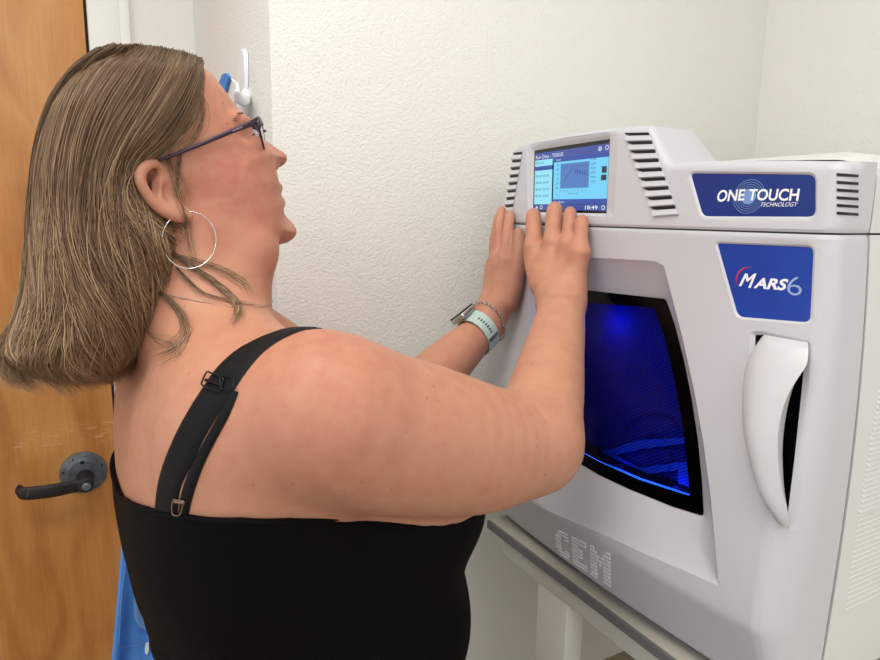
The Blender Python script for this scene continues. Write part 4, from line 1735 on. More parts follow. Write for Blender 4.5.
fine = [(hr_lo, hr_hi, .0013 * RES), (hl_lo, hl_hi, .0013 * RES), (hd_lo, hd_hi, .0017 * RES)]
for i, (lo, hi, h) in enumerate(fine):
    Fg, l0, hh = evaluate(allp, lo - 3 * h, hi + 3 * h, h)
    V, Q = nets(Fg, l0, hh)
    V = smooth_mesh(V, Q, 2)
    Q = boxes_excl(V, Q, [], (lo, hi))
    VV.append(V); QQ.append(Q + off); off += len(V)
h = .0032 * RES
Fg, l0, hh = evaluate(allp, alllo, allhi, h)
V, Q = nets(Fg, l0, hh)
V = smooth_mesh(V, Q, 2)
Q = boxes_excl(V, Q, [(lo, hi) for lo, hi, _ in fine], None, h * 0.8)
VV.append(V); QQ.append(Q + off)
V = np.concatenate(VV); Q = np.concatenate(QQ)
used = np.unique(Q); mp_ = -np.ones(len(V), int); mp_[used] = np.arange(len(used))
V = V[used]; Q = mp_[Q]
print('person verts', len(V))
me = mesh_np('person', V, Q)

# colour of the skin itself: redder cheeks, nose and lips, ruddy shoulder and knuckles
def blob(c, r):
    d = V - np.array(c)
    return np.exp(-(d * d).sum(1) / (r * r))


red = np.zeros(len(V)); lip = np.zeros(len(V))
for sg in (1, -1):
    red += 0.75 * blob(HP(222, 185, sg * .05), .045) + .5 * blob(HP(240, 215, sg * .03), .035) + .35 * blob(HP(225, 120, sg * .04), .04)
red += 0.7 * blob(HP(280, 160, 0), .018) + .45 * blob(HP(225, 235, 0), .05)
red += 0.45 * blob(P(330, 350, .47), .09)
for mc, pi_, *_ in fing + fl:
    red += .35 * blob(P(*mc), .012) + .3 * blob(P(*pi_), .012)
lip += 1.0 * blob(HP(279, 189, 0), .0065) + 1.0 * blob(HP(281, 202.5, 0), .0065) + .5 * blob(HP(272, 197, .014), .006)
red = np.clip(red, 0, 1); lip = np.clip(lip, 0, 1)
ca = me.color_attributes.new('tone', 'FLOAT_COLOR', 'POINT')
colr = np.stack([red, lip, np.zeros(len(V)), np.ones(len(V))], 1).astype(np.float32)
ca.data.foreach_set('color', colr.ravel())


def skin_mat():
    m = bpy.data.materials.new('fair_skin')
    m.use_nodes = True
    n, l = m.node_tree.nodes, m.node_tree.links
    b = n['Principled BSDF']
    b.inputs['Roughness'].default_value = 0.52
    b.inputs['Specular IOR Level'].default_value = 0.35
    b.inputs['Subsurface Weight'].default_value = 0.12
    b.inputs['Subsurface Radius'].default_value = (0.010, 0.004, 0.002)
    b.inputs['Subsurface Scale'].default_value = 1.0
    tc = n.new('ShaderNodeTexCoord')
    at = n.new('ShaderNodeAttribute'); at.attribute_name = 'tone'
    sp = n.new('ShaderNodeSeparateColor'); l.new(at.outputs['Color'], sp.inputs['Color'])
    t1 = n.new('ShaderNodeTexNoise'); t1.inputs['Scale'].default_value = 60; t1.inputs['Detail'].default_value = 5
    l.new(tc.outputs['Object'], t1.inputs['Vector'])
    r1 = n.new('ShaderNodeMapRange'); r1.inputs['From Min'].default_value = .4; r1.inputs['From Max'].default_value = .72; r1.inputs['To Max'].default_value = 0.42
    l.new(t1.outputs['Fac'], r1.inputs['Value'])

    def mix(a, bcol, fac):
        x = n.new('ShaderNodeMix'); x.data_type = 'RGBA'
        if isinstance(a, tuple): x.inputs[6].default_value = a
        else: l.new(a, x.inputs[6])
        x.inputs[7].default_value = bcol
        l.new(fac, x.inputs[0])
        return x.outputs[2]
    c = mix(lin((198, 143, 115)), lin((186, 117, 95)), r1.outputs[0])
    t3 = n.new('ShaderNodeTexNoise'); t3.inputs['Scale'].default_value = 95; t3.inputs['Detail'].default_value = 6
    l.new(tc.outputs['Object'], t3.inputs['Vector'])
    r3 = n.new('ShaderNodeMapRange'); r3.inputs['From Min'].default_value = .35; r3.inputs['From Max'].default_value = .65; r3.inputs['To Min'].default_value = .45; r3.inputs['To Max'].default_value = 1.15
    l.new(t3.outputs['Fac'], r3.inputs['Value'])
    ad = n.new('ShaderNodeMath'); ad.operation = 'MULTIPLY'; l.new(r3.outputs[0], ad.inputs[1])
    l.new(sp.outputs['Red'], ad.inputs[0])
    c = mix(c, lin((184, 106, 90)), ad.outputs[0])
    lm = n.new('ShaderNodeMath'); lm.operation = 'MULTIPLY'; lm.inputs[1].default_value = 0.85
    l.new(sp.outputs['Green'], lm.inputs[0])
    c = mix(c, lin((178, 96, 88)), lm.outputs[0])
    # freckles
    v = n.new('ShaderNodeTexVoronoi'); v.inputs['Scale'].default_value = 85
    l.new(tc.outputs['Object'], v.inputs['Vector'])
    rr = n.new('ShaderNodeMapRange'); rr.inputs['From Min'].default_value = 0.07; rr.inputs['From Max'].default_value = 0.14; rr.inputs['To Min'].default_value = 1; rr.inputs['To Max'].default_value = 0
    l.new(v.outputs['Distance'], rr.inputs['Value'])
    sc_ = n.new('ShaderNodeSeparateColor'); l.new(v.outputs['Color'], sc_.inputs['Color'])
    rc_ = n.new('ShaderNodeMapRange'); rc_.inputs['From Min'].default_value = .45; rc_.inputs['From Max'].default_value = 1.0; rc_.inputs['To Max'].default_value = 0.7
    l.new(sc_.outputs['Red'], rc_.inputs['Value'])
    mm = n.new('ShaderNodeMath'); mm.operation = 'MULTIPLY'; l.new(rr.outputs[0], mm.inputs[0]); l.new(rc_.outputs[0], mm.inputs[1])
    c = mix(c, lin((160, 95, 72)), mm.outputs[0])
    l.new(c, b.inputs['Base Color'])
    t2 = n.new('ShaderNodeTexNoise'); t2.inputs['Scale'].default_value = 420; t2.inputs['Detail'].default_value = 3
    l.new(tc.outputs['Object'], t2.inputs['Vector'])
    bp = n.new('ShaderNodeBump'); bp.inputs['Strength'].default_value = 0.25; bp.inputs['Distance'].default_value = 0.0008
    l.new(t2.outputs['Fac'], bp.inputs['Height']); l.new(bp.outputs['Normal'], b.inputs['Normal'])
    return m


M['skin'] = skin_mat()
person = link('person', me, M['skin'])
tag(person, 'woman with shoulder-length hair in a black tank top, reaching both hands up to the instrument', 'person')
bm_ = bmesh.new(); bm_.from_mesh(me)
BODY = BVHTree.FromBMesh(bm_); bm_.free()
# ======================================================= HAIR AND CLOTHING
def child(o):
    o.parent = person
    return o


# --- eye and brow
M['eyewhite'] = mat('eye_white', (226, 220, 214), 0.2)
M['iris'] = mat('iris_grey', (70, 72, 70), 0.2)
M['brow'] = mat('brow_hair', (112, 88, 68), 0.6)
M['lash'] = mat('dark_lash', (48, 38, 32), 0.6)
for sg in (1, -1):
    c = HP(237.2, 140, sg * .0345) if sg > 0 else HP(237.2, 140, .0345) - HR_ * 0.069
    bm = bmesh.new(); bmesh.ops.create_uvsphere(bm, u_segments=20, v_segments=14, radius=0.0116)
    for v in bm.verts: v.co += c
    e = from_bm('eye', bm, M['eyewhite'], person, smooth=True)
    bm = bmesh.new(); bmesh.ops.create_uvsphere(bm, u_segments=16, v_segments=10, radius=0.0062)
    for v in bm.verts: v.co += c + HF_ * 0.0062 + UP * 0.0008
    from_bm('iris', bm, M['iris'], e, smooth=True)
    g = []
    for k in range(11):
        lt = (-.008 + .016 * k / 10)
        b0 = c + HF_ * (0.0108 - abs(lt) * .3) + HR_ * lt + UP * 0.0035
        g.append(tube_geo([b0, b0 + HF_ * 0.004 + UP * 0.0004, b0 + HF_ * .0065 + UP * .003], [.0004, .0003, .0001], 4))
    from_py('eyelash', *merge_geo(g), M['lash'], person)
    g = []
    for k in range(26):
        u = k / 25
        q = HP(236 + 7 * u + rng.normal() * .5, 119.5 - 4 * u + rng.normal() * 1.1 + 1.5 * math.sin(u * 3), 0.056 - 0.034 * u)
        if sg < 0:
            q = q - HR_ * 2 * (q - HC).dot(HR_)
        loc, nor, _, _ = BODY.find_nearest(q)
        dirn = (HR_ * sg * 0.7 - UP * 0.15 - HF_ * .5).normalized()
        g.append(tube_geo([loc - nor * .0005, loc + nor * .0012 + dirn * .004, loc + nor * .0008 + dirn * .008], [.0003, .00025, .0001], 4))
    from_py('eyebrow', *merge_geo(g), M['brow'], person)

# --- hair volume
LT_ = .03
sil = [(203, 71, .0), (196, 65, .01), (182, 58, .02), (160, 57, .02), (140, 55.5, .02), (118, 56.5, .02), (98, 61, .02), (85, 68, LT_), (68, 80, LT_), (53, 97, LT_), (42, 123, LT_), (34, 152, LT_), (30, 182, LT_), (29, 212, LT_), (27, 247, LT_), (24, 281, LT_), (17, 312, LT_), (8, 338, LT_),
       (3, 354, LT_), (12, 366, LT_), (32, 375, LT_), (55, 382, LT_), (78, 387, LT_), (98, 386, LT_), (115, 379, LT_), (132, 366, .04), (146, 350, .04), (158, 333, .04), (169, 318, .04), (179, 303, .05), (187, 290, .05), (191, 276, .055)]
inner = [(190, 262, .06), (184, 246, .065), (174, 232, .07), (162, 220, .075), (150, 208, .08), (140, 195, .082), (135, 181, .082), (137, 168, .082), (150, 159, .082), (162, 152.5, .08), (175, 142, .076), (186, 127, .070), (193, 109, .055), (199, 90, .03)]
hp = spline([hab(HP(x, y, l_)) for x, y, l_ in sil + inner], 360, closed=True)
outer = [(214, 80, 0), (232, 105, 0), (243, 130, 0), (246, 160, 0), (244, 195, 0), (236, 225, 0), (222, 252, 0), (206, 272, .02)]
ho_ = spline([hab(HP(x, y, l_)) for x, y, l_ in sil + outer[::-1]], 360, closed=True)
HAIRM = Map2(hp, h=0.001, blur=2)
HAIRO = Map2(ho_, h=0.001, blur=2)


def whair(a, b):
    D = np.maximum(HAIRM(a, b), 0)
    Do = np.maximum(HAIRO(a, b), 0)
    R = 64 * PXM
    ei = np.sqrt(np.clip(1 - (1 - np.clip(D / R, 0, 1)) ** 2, 0, 1)) ** 0.8
    eo = np.sqrt(np.clip(1 - (1 - np.clip(Do / R, 0, 1)) ** 2, 0, 1)) ** 0.9
    eo = eo * (0.87 + 0.13 * smooth01(D / 0.02))
    mk = smooth01((b + 0.165) / 0.06)
    low = np.clip((-b - 0.10) / 0.12, 0, 1)
    front = np.clip((a - 0.0) / 0.06, 0, 1) * np.clip(b / 0.05 + .6, 0, 1)
    W_ = 0.092 - 0.018 * low - 0.008 * front
    return W_ * (eo * mk + ei * (1 - mk))


def wbase(D, a, b):
    x = np.clip(D / (64 * PXM), 0, 1)
    w = whair(a, b) * 0.94 * np.clip((D - .0075) / 0.006, 0, 1) ** .5 - .0001
    return w, 1.0 + 1.0 * (1 - x) ** 2


pr = inflate(HAIRM, wbase, 0.1, 0.005)
hh = 0.003 * RES
Fg, l0, h_ = evaluate([pr], pr.lo - .01, pr.hi + .01, hh)
V2, Q2 = nets(Fg, l0, h_)
V2 = smooth_mesh(V2, Q2, 6)


def hair_mat(name, strands):
    m = bpy.data.materials.new(name)
    m.use_nodes = True
    n, l = m.node_tree.nodes, m.node_tree.links
    b = n['Principled BSDF']
    b.inputs['Roughness'].default_value = 0.42 if strands else 0.8
    b.inputs['Specular IOR Level'].default_value = 0.35 if strands else 0.1
    cr = n.new('ShaderNodeValToRGB')
    e = cr.color_ramp.elements
    e[0].position, e[0].color = 0.0, lin((66, 48, 35))
    e[1].position, e[1].color = 1.0, lin((212, 186, 150))
    for p_, c_ in ((0.3, (98, 75, 55)), (0.55, (136, 108, 81)), (0.8, (176, 148, 114))):
        x = e.new(p_); x.color = lin(c_)
    if strands:
        hi = n.new('ShaderNodeHairInfo')
        # lighter towards the tips and from strand to strand
        a = n.new('ShaderNodeMath'); a.operation = 'MULTIPLY_ADD'; a.inputs[1].default_value = 0.46; l.new(hi.outputs['Intercept'], a.inputs[0])
        r_ = n.new('ShaderNodeMath'); r_.operation = 'POWER'; r_.inputs[1].default_value = 1.1; l.new(hi.outputs['Random'], r_.inputs[0])
        r2 = n.new('ShaderNodeMath'); r2.operation = 'MULTIPLY'; r2.inputs[1].default_value = 0.52; l.new(r_.outputs[0], r2.inputs[0])
        a3 = n.new('ShaderNodeMath'); a3.operation = 'ADD'; a3.inputs[1].default_value = 0.02; l.new(r2.outputs[0], a3.inputs[0]); l.new(a3.outputs[0], a.inputs[2]); l.new(a.outputs[0], cr.inputs['Fac'])
    else:
        tc = n.new('ShaderNodeTexCoord'); mp_ = n.new('ShaderNodeMapping'); mp_.inputs['Scale'].default_value = (160, 160, 10)
        t = n.new('ShaderNodeTexNoise'); t.inputs['Scale'].default_value = 1.0; t.inputs['Detail'].default_value = 3
        l.new(tc.outputs['Object'], mp_.inputs[0]); l.new(mp_.outputs[0], t.inputs[0])
        mr = n.new('ShaderNodeMapRange'); mr.inputs['From Min'].default_value = .3; mr.inputs['From Max'].default_value = .7; mr.inputs['To Max'].default_value = .5
        l.new(t.outputs['Fac'], mr.inputs[0])
        sz = n.new('ShaderNodeSeparateXYZ'); l.new(tc.outputs['Object'], sz.inputs[0])
        zr_ = n.new('ShaderNodeMapRange'); zr_.inputs['From Min'].default_value = HC.z + .05; zr_.inputs['From Max'].default_value = HC.z - .22; zr_.inputs['To Max'].default_value = .38
        l.new(sz.outputs['Z'], zr_.inputs[0])
        am = n.new('ShaderNodeMath'); am.operation = 'ADD'; l.new(mr.outputs[0], am.inputs[0]); l.new(zr_.outputs[0], am.inputs[1])
        l.new(am.outputs[0], cr.inputs['Fac'])
        bp = n.new('ShaderNodeBump'); bp.inputs['Distance'].default_value = .002; bp.inputs['Strength'].default_value = .8
        l.new(t.outputs['Fac'], bp.inputs['Height']); l.new(bp.outputs[0], b.inputs['Normal'])
    l.new(cr.outputs[0], b.inputs['Base Color'])
    return m


M['hairbase'] = hair_mat('hair_mass', False)
M['hair'] = hair_mat('hair_strand', True)
hairo = link('hair', mesh_np('hair', V2, Q2), M['hairbase'])
child(hairo)

guides_px = [
    [(201, 67), (197, 88), (188, 112), (173, 137), (154, 155), (139, 168), (135, 184), (146, 208), (162, 228), (176, 246), (186, 266), (192, 284)],
    [(200, 61), (192, 85), (177, 112), (156, 138), (137, 160), (128, 182), (130, 208), (142, 235), (158, 260), (172, 285), (176, 305), (168, 322)],
    [(184, 55), (172, 80), (154, 110), (136, 138), (120, 165), (114, 195), (117, 228), (128, 262), (144, 292), (156, 318), (154, 342), (146, 360)],
    [(160, 50), (146, 75), (128, 105), (110, 138), (98, 175), (95, 210), (98, 245), (108, 282), (120, 315), (121, 342), (118, 366), (126, 374)],
    [(138, 48), (118, 66), (96, 96), (80, 135), (72, 175), (70, 212), (74, 250), (82, 288), (88, 320), (86, 348), (90, 372), (112, 383)],
    [(116, 48), (92, 64), (70, 92), (56, 132), (49, 175), (48, 215), (50, 255), (53, 292), (48, 322), (42, 348), (48, 370), (76, 387)],
    [(98, 52), (74, 70), (53, 96), (39, 135), (32, 178), (30, 220), (29, 258), (26, 292), (18, 318), (8, 338), (3, 354), (14, 369), (36, 379)],
]
NG, NPt = len(guides_px), 26
def near_ab(x, y, frac=1.0):
    """head-plane position of the near hair surface seen at the pixel"""
    lat = 0.04
    for _ in range(8):
        q_ = hab(HP(x, y, lat))
        lat = 0.5 * lat + 0.5 * float(whair(np.array([q_[0]]), np.array([q_[1]]))[0]) * frac
    return hab(HP(x, y, lat))
G = np.array([spline([near_ab(x, y) for x, y in g], NPt) for g in guides_px])   # (NG, NPt, 2)
FLT, NSIDE = (11500, 4500)
def hair_points(nstr, side, seed):
    r = np.random.default_rng(seed)
    out = []
    nclump = 420
    cl_a = r.random(nclump); cl_ph = r.random(nclump) * 6.28; cl_sc = r.random(nclump); cl_dep = r.normal(size=nclump) * 0.0035
    for s in range(nstr):
        if r.random() < 0.75:
            c = r.integers(nclump); r_in = True; cl_d = cl_dep[c]
            a = np.clip(cl_a[c] + r.normal() * 0.011, 0, 1); ph = 3 * math.sin(cl_a[c] * 9) + 2 * math.sin(cl_a[c] * 23 + 1) + cl_ph[c] * .35; amp = .5 + cl_sc[c] * 1.2
        else:
            r_in = False; cl_d = 0; a = r.random(); ph = r.random() * 6.28; amp = .6 + r.random()
        g = a * (NG - 1)
        i = min(int(g), NG - 2); f = g - i
        f = f * f * (3 - 2 * f) * .35 + f * .65
        q = G[i] * (1 - f) + G[i + 1] * f
        t = np.linspace(0, 1, NPt)
        # waves grow towards the tips
        w_ = 0.0135 * amp * np.clip(t - .3, 0, 1) * 1.4
        q = q + np.stack([w_ * np.sin(t * 9 + ph), 0.4 * w_ * np.cos(t * 7 + ph)], 1)
        q = q + r.normal(size=2) * 0.0012
        # strands end at different lengths
        L = 1 - 0.07 * abs(r.normal()) - (0.25 * r.random() if r.random() < .08 else 0)
        L = max(L, .6)
        L *= 1.01
        tt = np.linspace(0, L, NPt)
        ext = np.maximum(tt - 1, 0)[:, None] * (q[-1] - q[-2])[None] * (NPt - 1)
        q = np.stack([np.interp(tt, t, q[:, 0]), np.interp(tt, t, q[:, 1])], 1) + ext
        depth = 1.0 - 0.10 * r.random() ** 1.5 + (0.035 * r.random() if r.random() < .2 else 0)
        w = np.maximum(whair(q[:, 0], q[:, 1]), 0.004) * depth
        fl = r.normal() * 0.0015 + 0.0065 * t * np.sin(t * 11 + ph * 1.3) * amp + (cl_d * t if r_in else 0)
        w = np.maximum(w + fl, 0.0)
        p = np.array(HC)[None] + q[:, :1] * np.array(HF_)[None] + (side * w)[:, None] * np.array(HR_)[None] + q[:, 1:] * np.array([[0, 0, 1.0]])
        out.append(p)
    return out


strands = hair_points(FLT, 1, 3) + hair_points(NSIDE, -1, 4)
radii = [0.00029] * len(strands)
# loose locks over neck, shoulder and temple, drawn on the body
def loose(pxs, n, spread, r_=0.00034, lift=0.002):
    base = spline(pxs, 22)
    for k in range(n):
        o = rng.normal(size=2) * spread
        ph = rng.random() * 6
        pts = []
        for i, (x, y) in enumerate(base):
            u = i / 21
            xx = x + o[0] * (0.35 + u) + math.sin(u * 5 + ph) * spread * .4
            yy = y + o[1] * (0.35 + u)
            loc, nor, _, dist_ = BODY.ray_cast(CAM, ray(xx, yy).normalized())
            if loc is None or dist_ > 0.95:
                if pts: pts.append(pts[-1] + (pts[-1] - pts[-2] if len(pts) > 1 else Vector((0, 0, -.002))))
                continue
            pts.append(loc + nor * (lift + abs(rng.normal()) * .0008))
        if len(pts) > 6:
            a = np.array([list(p) for p in pts])
            strands.append(spline(a, NPt)); radii.append(r_)


loose([(172, 252), (190, 266), (208, 279), (224, 292), (235, 305), (238, 316), (233, 326)], 20, 2.6, .0003)
loose([(180, 256), (200, 262), (222, 270), (242, 282), (250, 294)], 9, 3.0, .00028)
loose([(178, 268), (200, 292), (230, 303), (258, 308)], 7, 2.6, .00028)
loose([(150, 285), (170, 300), (184, 318), (187, 334), (178, 348), (162, 358)], 16, 2.6, .0003)
loose([(140, 318), (160, 340), (178, 350), (150, 362)], 5, 3.5, .00028)
loose([(201, 74), (197, 96), (190, 118), (178, 136), (164, 149), (150, 157)], 60, 3.2, .00024)
loose([(197, 92), (202, 112), (198, 130), (188, 145), (172, 155)], 16, 3.6, .0002)
loose([(180, 150), (178, 168), (176, 184), (178, 200), (186, 220), (190, 245), (196, 275)], 9, 3.0, .00024)
loose([(166, 156), (172, 172), (180, 186), (186, 194)], 14, 5.2, .00022)

N = len(strands)
hc = bpy.data.hair_curves.new('hair_strands')
hc.add_curves([NPt] * N)
arr = np.concatenate(strands).astype(np.float32)
hc.attributes['position'].data.foreach_set('vector', arr.ravel())
if 'radius' not in hc.attributes:
    hc.attributes.new('radius', 'FLOAT', 'POINT')
rad = np.concatenate([np.full(NPt, r) * np.concatenate([np.ones(NPt - 6), np.linspace(1, .15, 6)]) for r in radii]).astype(np.float32)
hc.attributes['radius'].data.foreach_set('value', rad)
hc.materials.append(M['hair'])
ho = bpy.data.objects.new('hair_strands', hc)
COL.objects.link(ho)
ho.parent = hairo

# --- tank top
topline = [(110, 482), (125, 496), (150, 506), (190, 513.5), (240, 516.5), (290, 517), (340, 514)]
Ft, l0, h_ = evaluate(torso, np.array(B(0, 0, -0.3)) - .42, np.array(B(0, 0, -0.3)) + .42, 0.0034 * RES)
Vt, Qt = nets(Ft, l0, h_)
Vt = smooth_mesh(Vt, Qt, 3)
bmt = bmesh.new()
tbvh = BVHTree.FromPolygons([Vector(v) for v in Vt], [tuple(q) for q in Qt])
tl_ = []
for x, y in topline:
    loc, nor, _, _ = tbvh.ray_cast(CAM, ray(x, y).normalized())
    if loc is None: continue
    q = loc - O_
    tl_.append((math.atan2(q.dot(BR_), -q.dot(BF)), q.z))        # 0 = spine, +90 deg = her right side
tl_.sort()
print('topline', [(round(math.degrees(a)), round(z, 3)) for a, z in tl_])
an = np.array([a for a, z in tl_]); az = np.array([z for a, z in tl_])
def ucut(a):
    s = np.abs(a)
    # symmetric; rises a little under the arm and to the neckline
    base = np.interp(s, [max(0, an[0])] + list(an[an > 0.02]) + [math.radians(100), math.radians(125), math.pi], [az[0]] + list(az[an > 0.02]) + [az[-1] - .0, -0.09, -0.10])
    return base - 0.035 * np.clip(-a / 1.0, 0, 1)
q = (Vt - np.array(O_)) @ BM.T
ang = np.arctan2(q[:, 1], -q[:, 0])
gv = q[:, 2] - ucut(ang)
cm = gv[Qt].min(1) < 0
low = q[:, 2][Qt].min(1) > -0.66
Qk = Qt[cm & low]
# pull the vertices outside the top line down onto it
up_ = np.where(gv > 0)[0]
Vn = Vt.copy()
Vn[up_, 2] -= gv[up_]
q2 = np.unique(Qk)
# press the moved vertices back to the surface
for i in q2:
    if gv[i] > 0:
        loc, nor, _, _ = tbvh.find_nearest(Vector(Vn[i]))
        Vn[i] = np.array(loc)
mpp = -np.ones(len(Vt), int); mpp[q2] = np.arange(len(q2))
Vn = Vn[q2]; Qk = mpp[Qk]
tk = mesh_np('tank_top', Vn, Qk)
nr = np.zeros(len(Vn) * 3); tk.vertices.foreach_get('normal', nr); nr = nr.reshape(-1, 3)
# folds: soft drapes running round the waist
qq = (Vn - np.array(O_)) @ BM.T
an2 = np.arctan2(qq[:, 1], -qq[:, 0])
ucoord = -qq[:, 2]
disp = 0.0035 + 0.003 * np.clip((ucoord - .2) / .15, 0, 1) * (np.sin(ucoord * 70 + 2.2 * np.sin(an2 * 2.0) + an2 * 1.5) * .8 + np.sin(ucoord * 37 - an2 * 4) * .9)
for uc, dpt, wd, tilt in ((0.235, .012, .010, -.030), (0.300, .012, .011, -.02)):
    c_ = uc + tilt * (an2 - .7)
    disp -= dpt * np.exp(-((ucoord - c_) / wd) ** 2) * np.clip(1.4 - abs(an2 - .55), 0, 1)
disp = np.maximum(disp, 0.0022)
co = Vn + nr * disp[:, None]
tk.vertices.foreach_set('co', co.astype(np.float32).ravel()); tk.update()
M['cloth'] = mat('black_knit', (3, 3, 4), 0.75, bump=(900, 0.3, 2), spec=0.12)
tank = link('tank_top', tk, M['cloth'])
child(tank)
sm = tank.modifiers.new('s', 'SOLIDIFY'); sm.thickness = 0.0032; sm.offset = -0.6
# hem piping
rim = []
for k in range(140):
    a = -math.pi + 2 * math.pi * k / 140
    u = float(ucut(np.array([a]))[0])
    d = (-BF * math.cos(a) + BR_ * math.sin(a))
    o0 = O_ + UP * (u - 0.002)
    loc, nor, _, _ = tbvh.ray_cast(o0 + d * 0.5, -d)
    if loc: rim.append(loc + nor * 0.0035)
rim = [Vector(v) for v in spline([list(p) for p in rim], 300, closed=True)]
from_py('top_hem', *tube_geo(rim, 0.0022, 8, closed=True), M['cloth'], tank)


def ribbon(name, rows, m, parent, lift=0.0022, n=6, extra=None):
    """strap lying on the body; rows = (left px, right px)"""
    L = spline([r[0] for r in rows], 40); R = spline([r[1] for r in rows], 40)
    vs, fs, last = [], [], None
    grid = []
    for i in range(40):
        row = []
        for k in range(n):
            u = k / (n - 1)
            x, y = L[i] * (1 - u) + R[i] * u
            loc, nor, _, dist_ = BODY.ray_cast(CAM, ray(x, y).normalized())
            if loc is None or dist_ > 0.8:
                row = None; break
            row.append((loc, nor))
        if row: grid.append(row)
    if extra:
        # carry on over the shoulder and down the front
        c = sum((q_[0] for q_ in grid[-1]), Vector()) / n
        prev = sum((q_[0] for q_ in grid[-4]), Vector()) / n
        dirn = (c - prev).normalized()
        wv = grid[-1][-1][0] - grid[-1][0][0]
        wd = BR_ - dirn * BR_.dot(dirn)
        wd.normalize()
        for e in range(26):
            goal = (extra - c)
            dirn = (dirn * 0.75 + goal.normalized() * 0.25).normalized()
            c2 = c + dirn * 0.009
            loc, nor, _, _ = BODY.find_nearest(c2)
            dirn = (loc - c).normalized()
            c = loc
            row = []
            for k in range(n):
                u = k / (n - 1) - .5
                l_, n_, _, _ = BODY.find_nearest(c + wd * (0.024 * u) + nor * .004)
                row.append((l_, n_))
            grid.append(row)
            if (c - extra).length < .02: break
    N_ = len(grid)
    for row in grid:
        for k, (loc, nor) in enumerate(row):
            e = 0.0006 if k in (0, n - 1) else lift
            vs.append(loc + nor * e)
    fs = [(i * n + k, i * n + k + 1, (i + 1) * n + k + 1, (i + 1) * n + k) for i in range(N_ - 1) for k in range(n - 1)]
    return from_py(name, vs, fs, m, parent, smooth=True, angle=60), grid


M['strap'] = mat('black_strap', (9, 9, 11), 0.6, bump=(1200, 0.4, 2), spec=0.25)
front = B(0.12, 0.03, -0.07)
st1, g1_ = ribbon('shoulder_strap', [((155, 511), (178, 513)), ((158, 485), (181, 488)), ((165, 460), (193, 463)), ((178, 430), (206, 436)), ((192, 405), (221, 411)), ((205, 385), (234, 391)), ((218, 367), (246, 373)), ((237, 350), (261, 355)), ((256, 340), (274, 344.5)), ((268, 335.5), (284, 338.5))], M['strap'], tank, 0.0026, 7, front)
st2, _ = ribbon('bra_strap', [((179, 514), (189, 514)), ((182, 492), (194, 494)), ((191.5, 466), (203, 468)), ((205, 440), (215, 443)), ((219, 415), (229, 417)), ((229, 396), (237, 398)), ((232, 391), (239, 392))], M['strap'], tank, 0.0030, 5)
# her other strap, mirrored across the spine
gr = []
for row in g1_:
    r2 = []
    for loc, nor in row:
        q_ = loc - O_
        m_ = O_ + BF * q_.dot(BF) - BR_ * q_.dot(BR_) + UP * q_.z
        l2_, n2_, _, _ = BODY.find_nearest(m_)
        r2.append(l2_ + n2_ * 0.002)
    gr.append(r2)
from_py('shoulder_strap', [v for r_ in gr for v in r_], [(i * 7 + k, i * 7 + k + 1, (i + 1) * 7 + k + 1, (i + 1) * 7 + k) for i in range(len(gr) - 1) for k in range(6)], M['strap'], tank)
# adjuster slides and clip
M['slide'] = mat('black_metal_slide', (34, 34, 36), 0.35, 0.6)
M['clip'] = mat('bronze_clip', (150, 122, 104), 0.3, 0.8)
def px_loop(name, pts, r_, m, lift=.0045, closed=True):
    out = []
    for x, y in spline(pts, 40, closed=closed):
        loc, nor, _, _ = BODY.ray_cast(CAM, ray(x, y).normalized())
        out.append(loc + nor * lift)
    return from_py(name, *tube_geo(out, r_, 6, closed=closed), m, tank)
px_loop('strap_slide', [(210, 375), (214, 375.5), (226, 380), (226, 385), (223, 392), (218, 392), (206, 387), (206, 383)], 0.0007, M['slide'])
px_loop('strap_slide', [(224, 380), (230, 378.5), (236, 380), (238, 384), (236, 389), (230, 391), (225, 390)], 0.0006, M['slide'])
px_loop('strap_slide', [(209, 382), (216, 384.5), (225, 387.5)], 0.0012, M['strap'], closed=False)
px_loop('strap_clip', [(177.5, 498), (181, 497.5), (188, 499), (187, 503), (184, 512), (177, 511)], 0.0006, M['clip'], .0046)
px_loop('strap_clip', [(179, 499), (187.5, 500)], 0.0013, M['clip'], .0046, closed=False)

# --- trousers and shoes below the picture
M['trouser'] = mat('dark_trousers', (34, 36, 42), 0.8, bump=(600, 0.3))
legs = [ell(B(0.035, 0, -0.62), (0.184, 0.219, 0.15), AX)]
zf0 = -O_.z
for sg in (1, -1):
    legs += chain([B(0.03, sg * .105, -0.68), B(0.02, sg * .11, -1.0), B(0.0, sg * .115, zf0 + .12)], [.105, .075, .058], 0.04)
legs.append(Prim(lambda X, Y, Z: Z - (O_.z - 0.60), (-9, -9, 0), (9, 9, 9), op='and'))
Fl, l0, h_ = evaluate(legs, np.array(B(0.03, 0, -0.98)) - np.array([.3, .3, .45]), np.array(B(0.03, 0, -0.98)) + np.array([.3, .3, .45]), 0.008)
Vl, Ql = nets(Fl, l0, h_)
Vl = smooth_mesh(Vl, Ql, 2)
child(link('trousers', mesh_np('trousers', Vl, Ql), M['trouser']))
M['shoe'] = mat('dark_shoes', (40, 38, 38), 0.6)
for sg in (1, -1):
    sp_ = [cone(B(-0.04, sg * .115, zf0 + .045), B(0.14, sg * .125, zf0 + .035), .042, .034, .02), cone(B(-0.01, sg * .115, zf0 + .11), B(-0.01, sg * .115, zf0 + .05), .042, .044, .03),
           Prim(lambda X, Y, Z: 0.001 - Z, (-9, -9, -1), (9, 9, 1), op='and')]
    c = B(0.05, sg * .12, zf0 + .08)
    Fs, l0, h_ = evaluate(sp_, np.array(c) - .17, np.array(c) + .17, 0.005)
    Vs, Qs = nets(Fs, l0, h_)
    child(link('shoe', mesh_np('shoe', smooth_mesh(Vs, Qs, 2), Qs), M['shoe']))

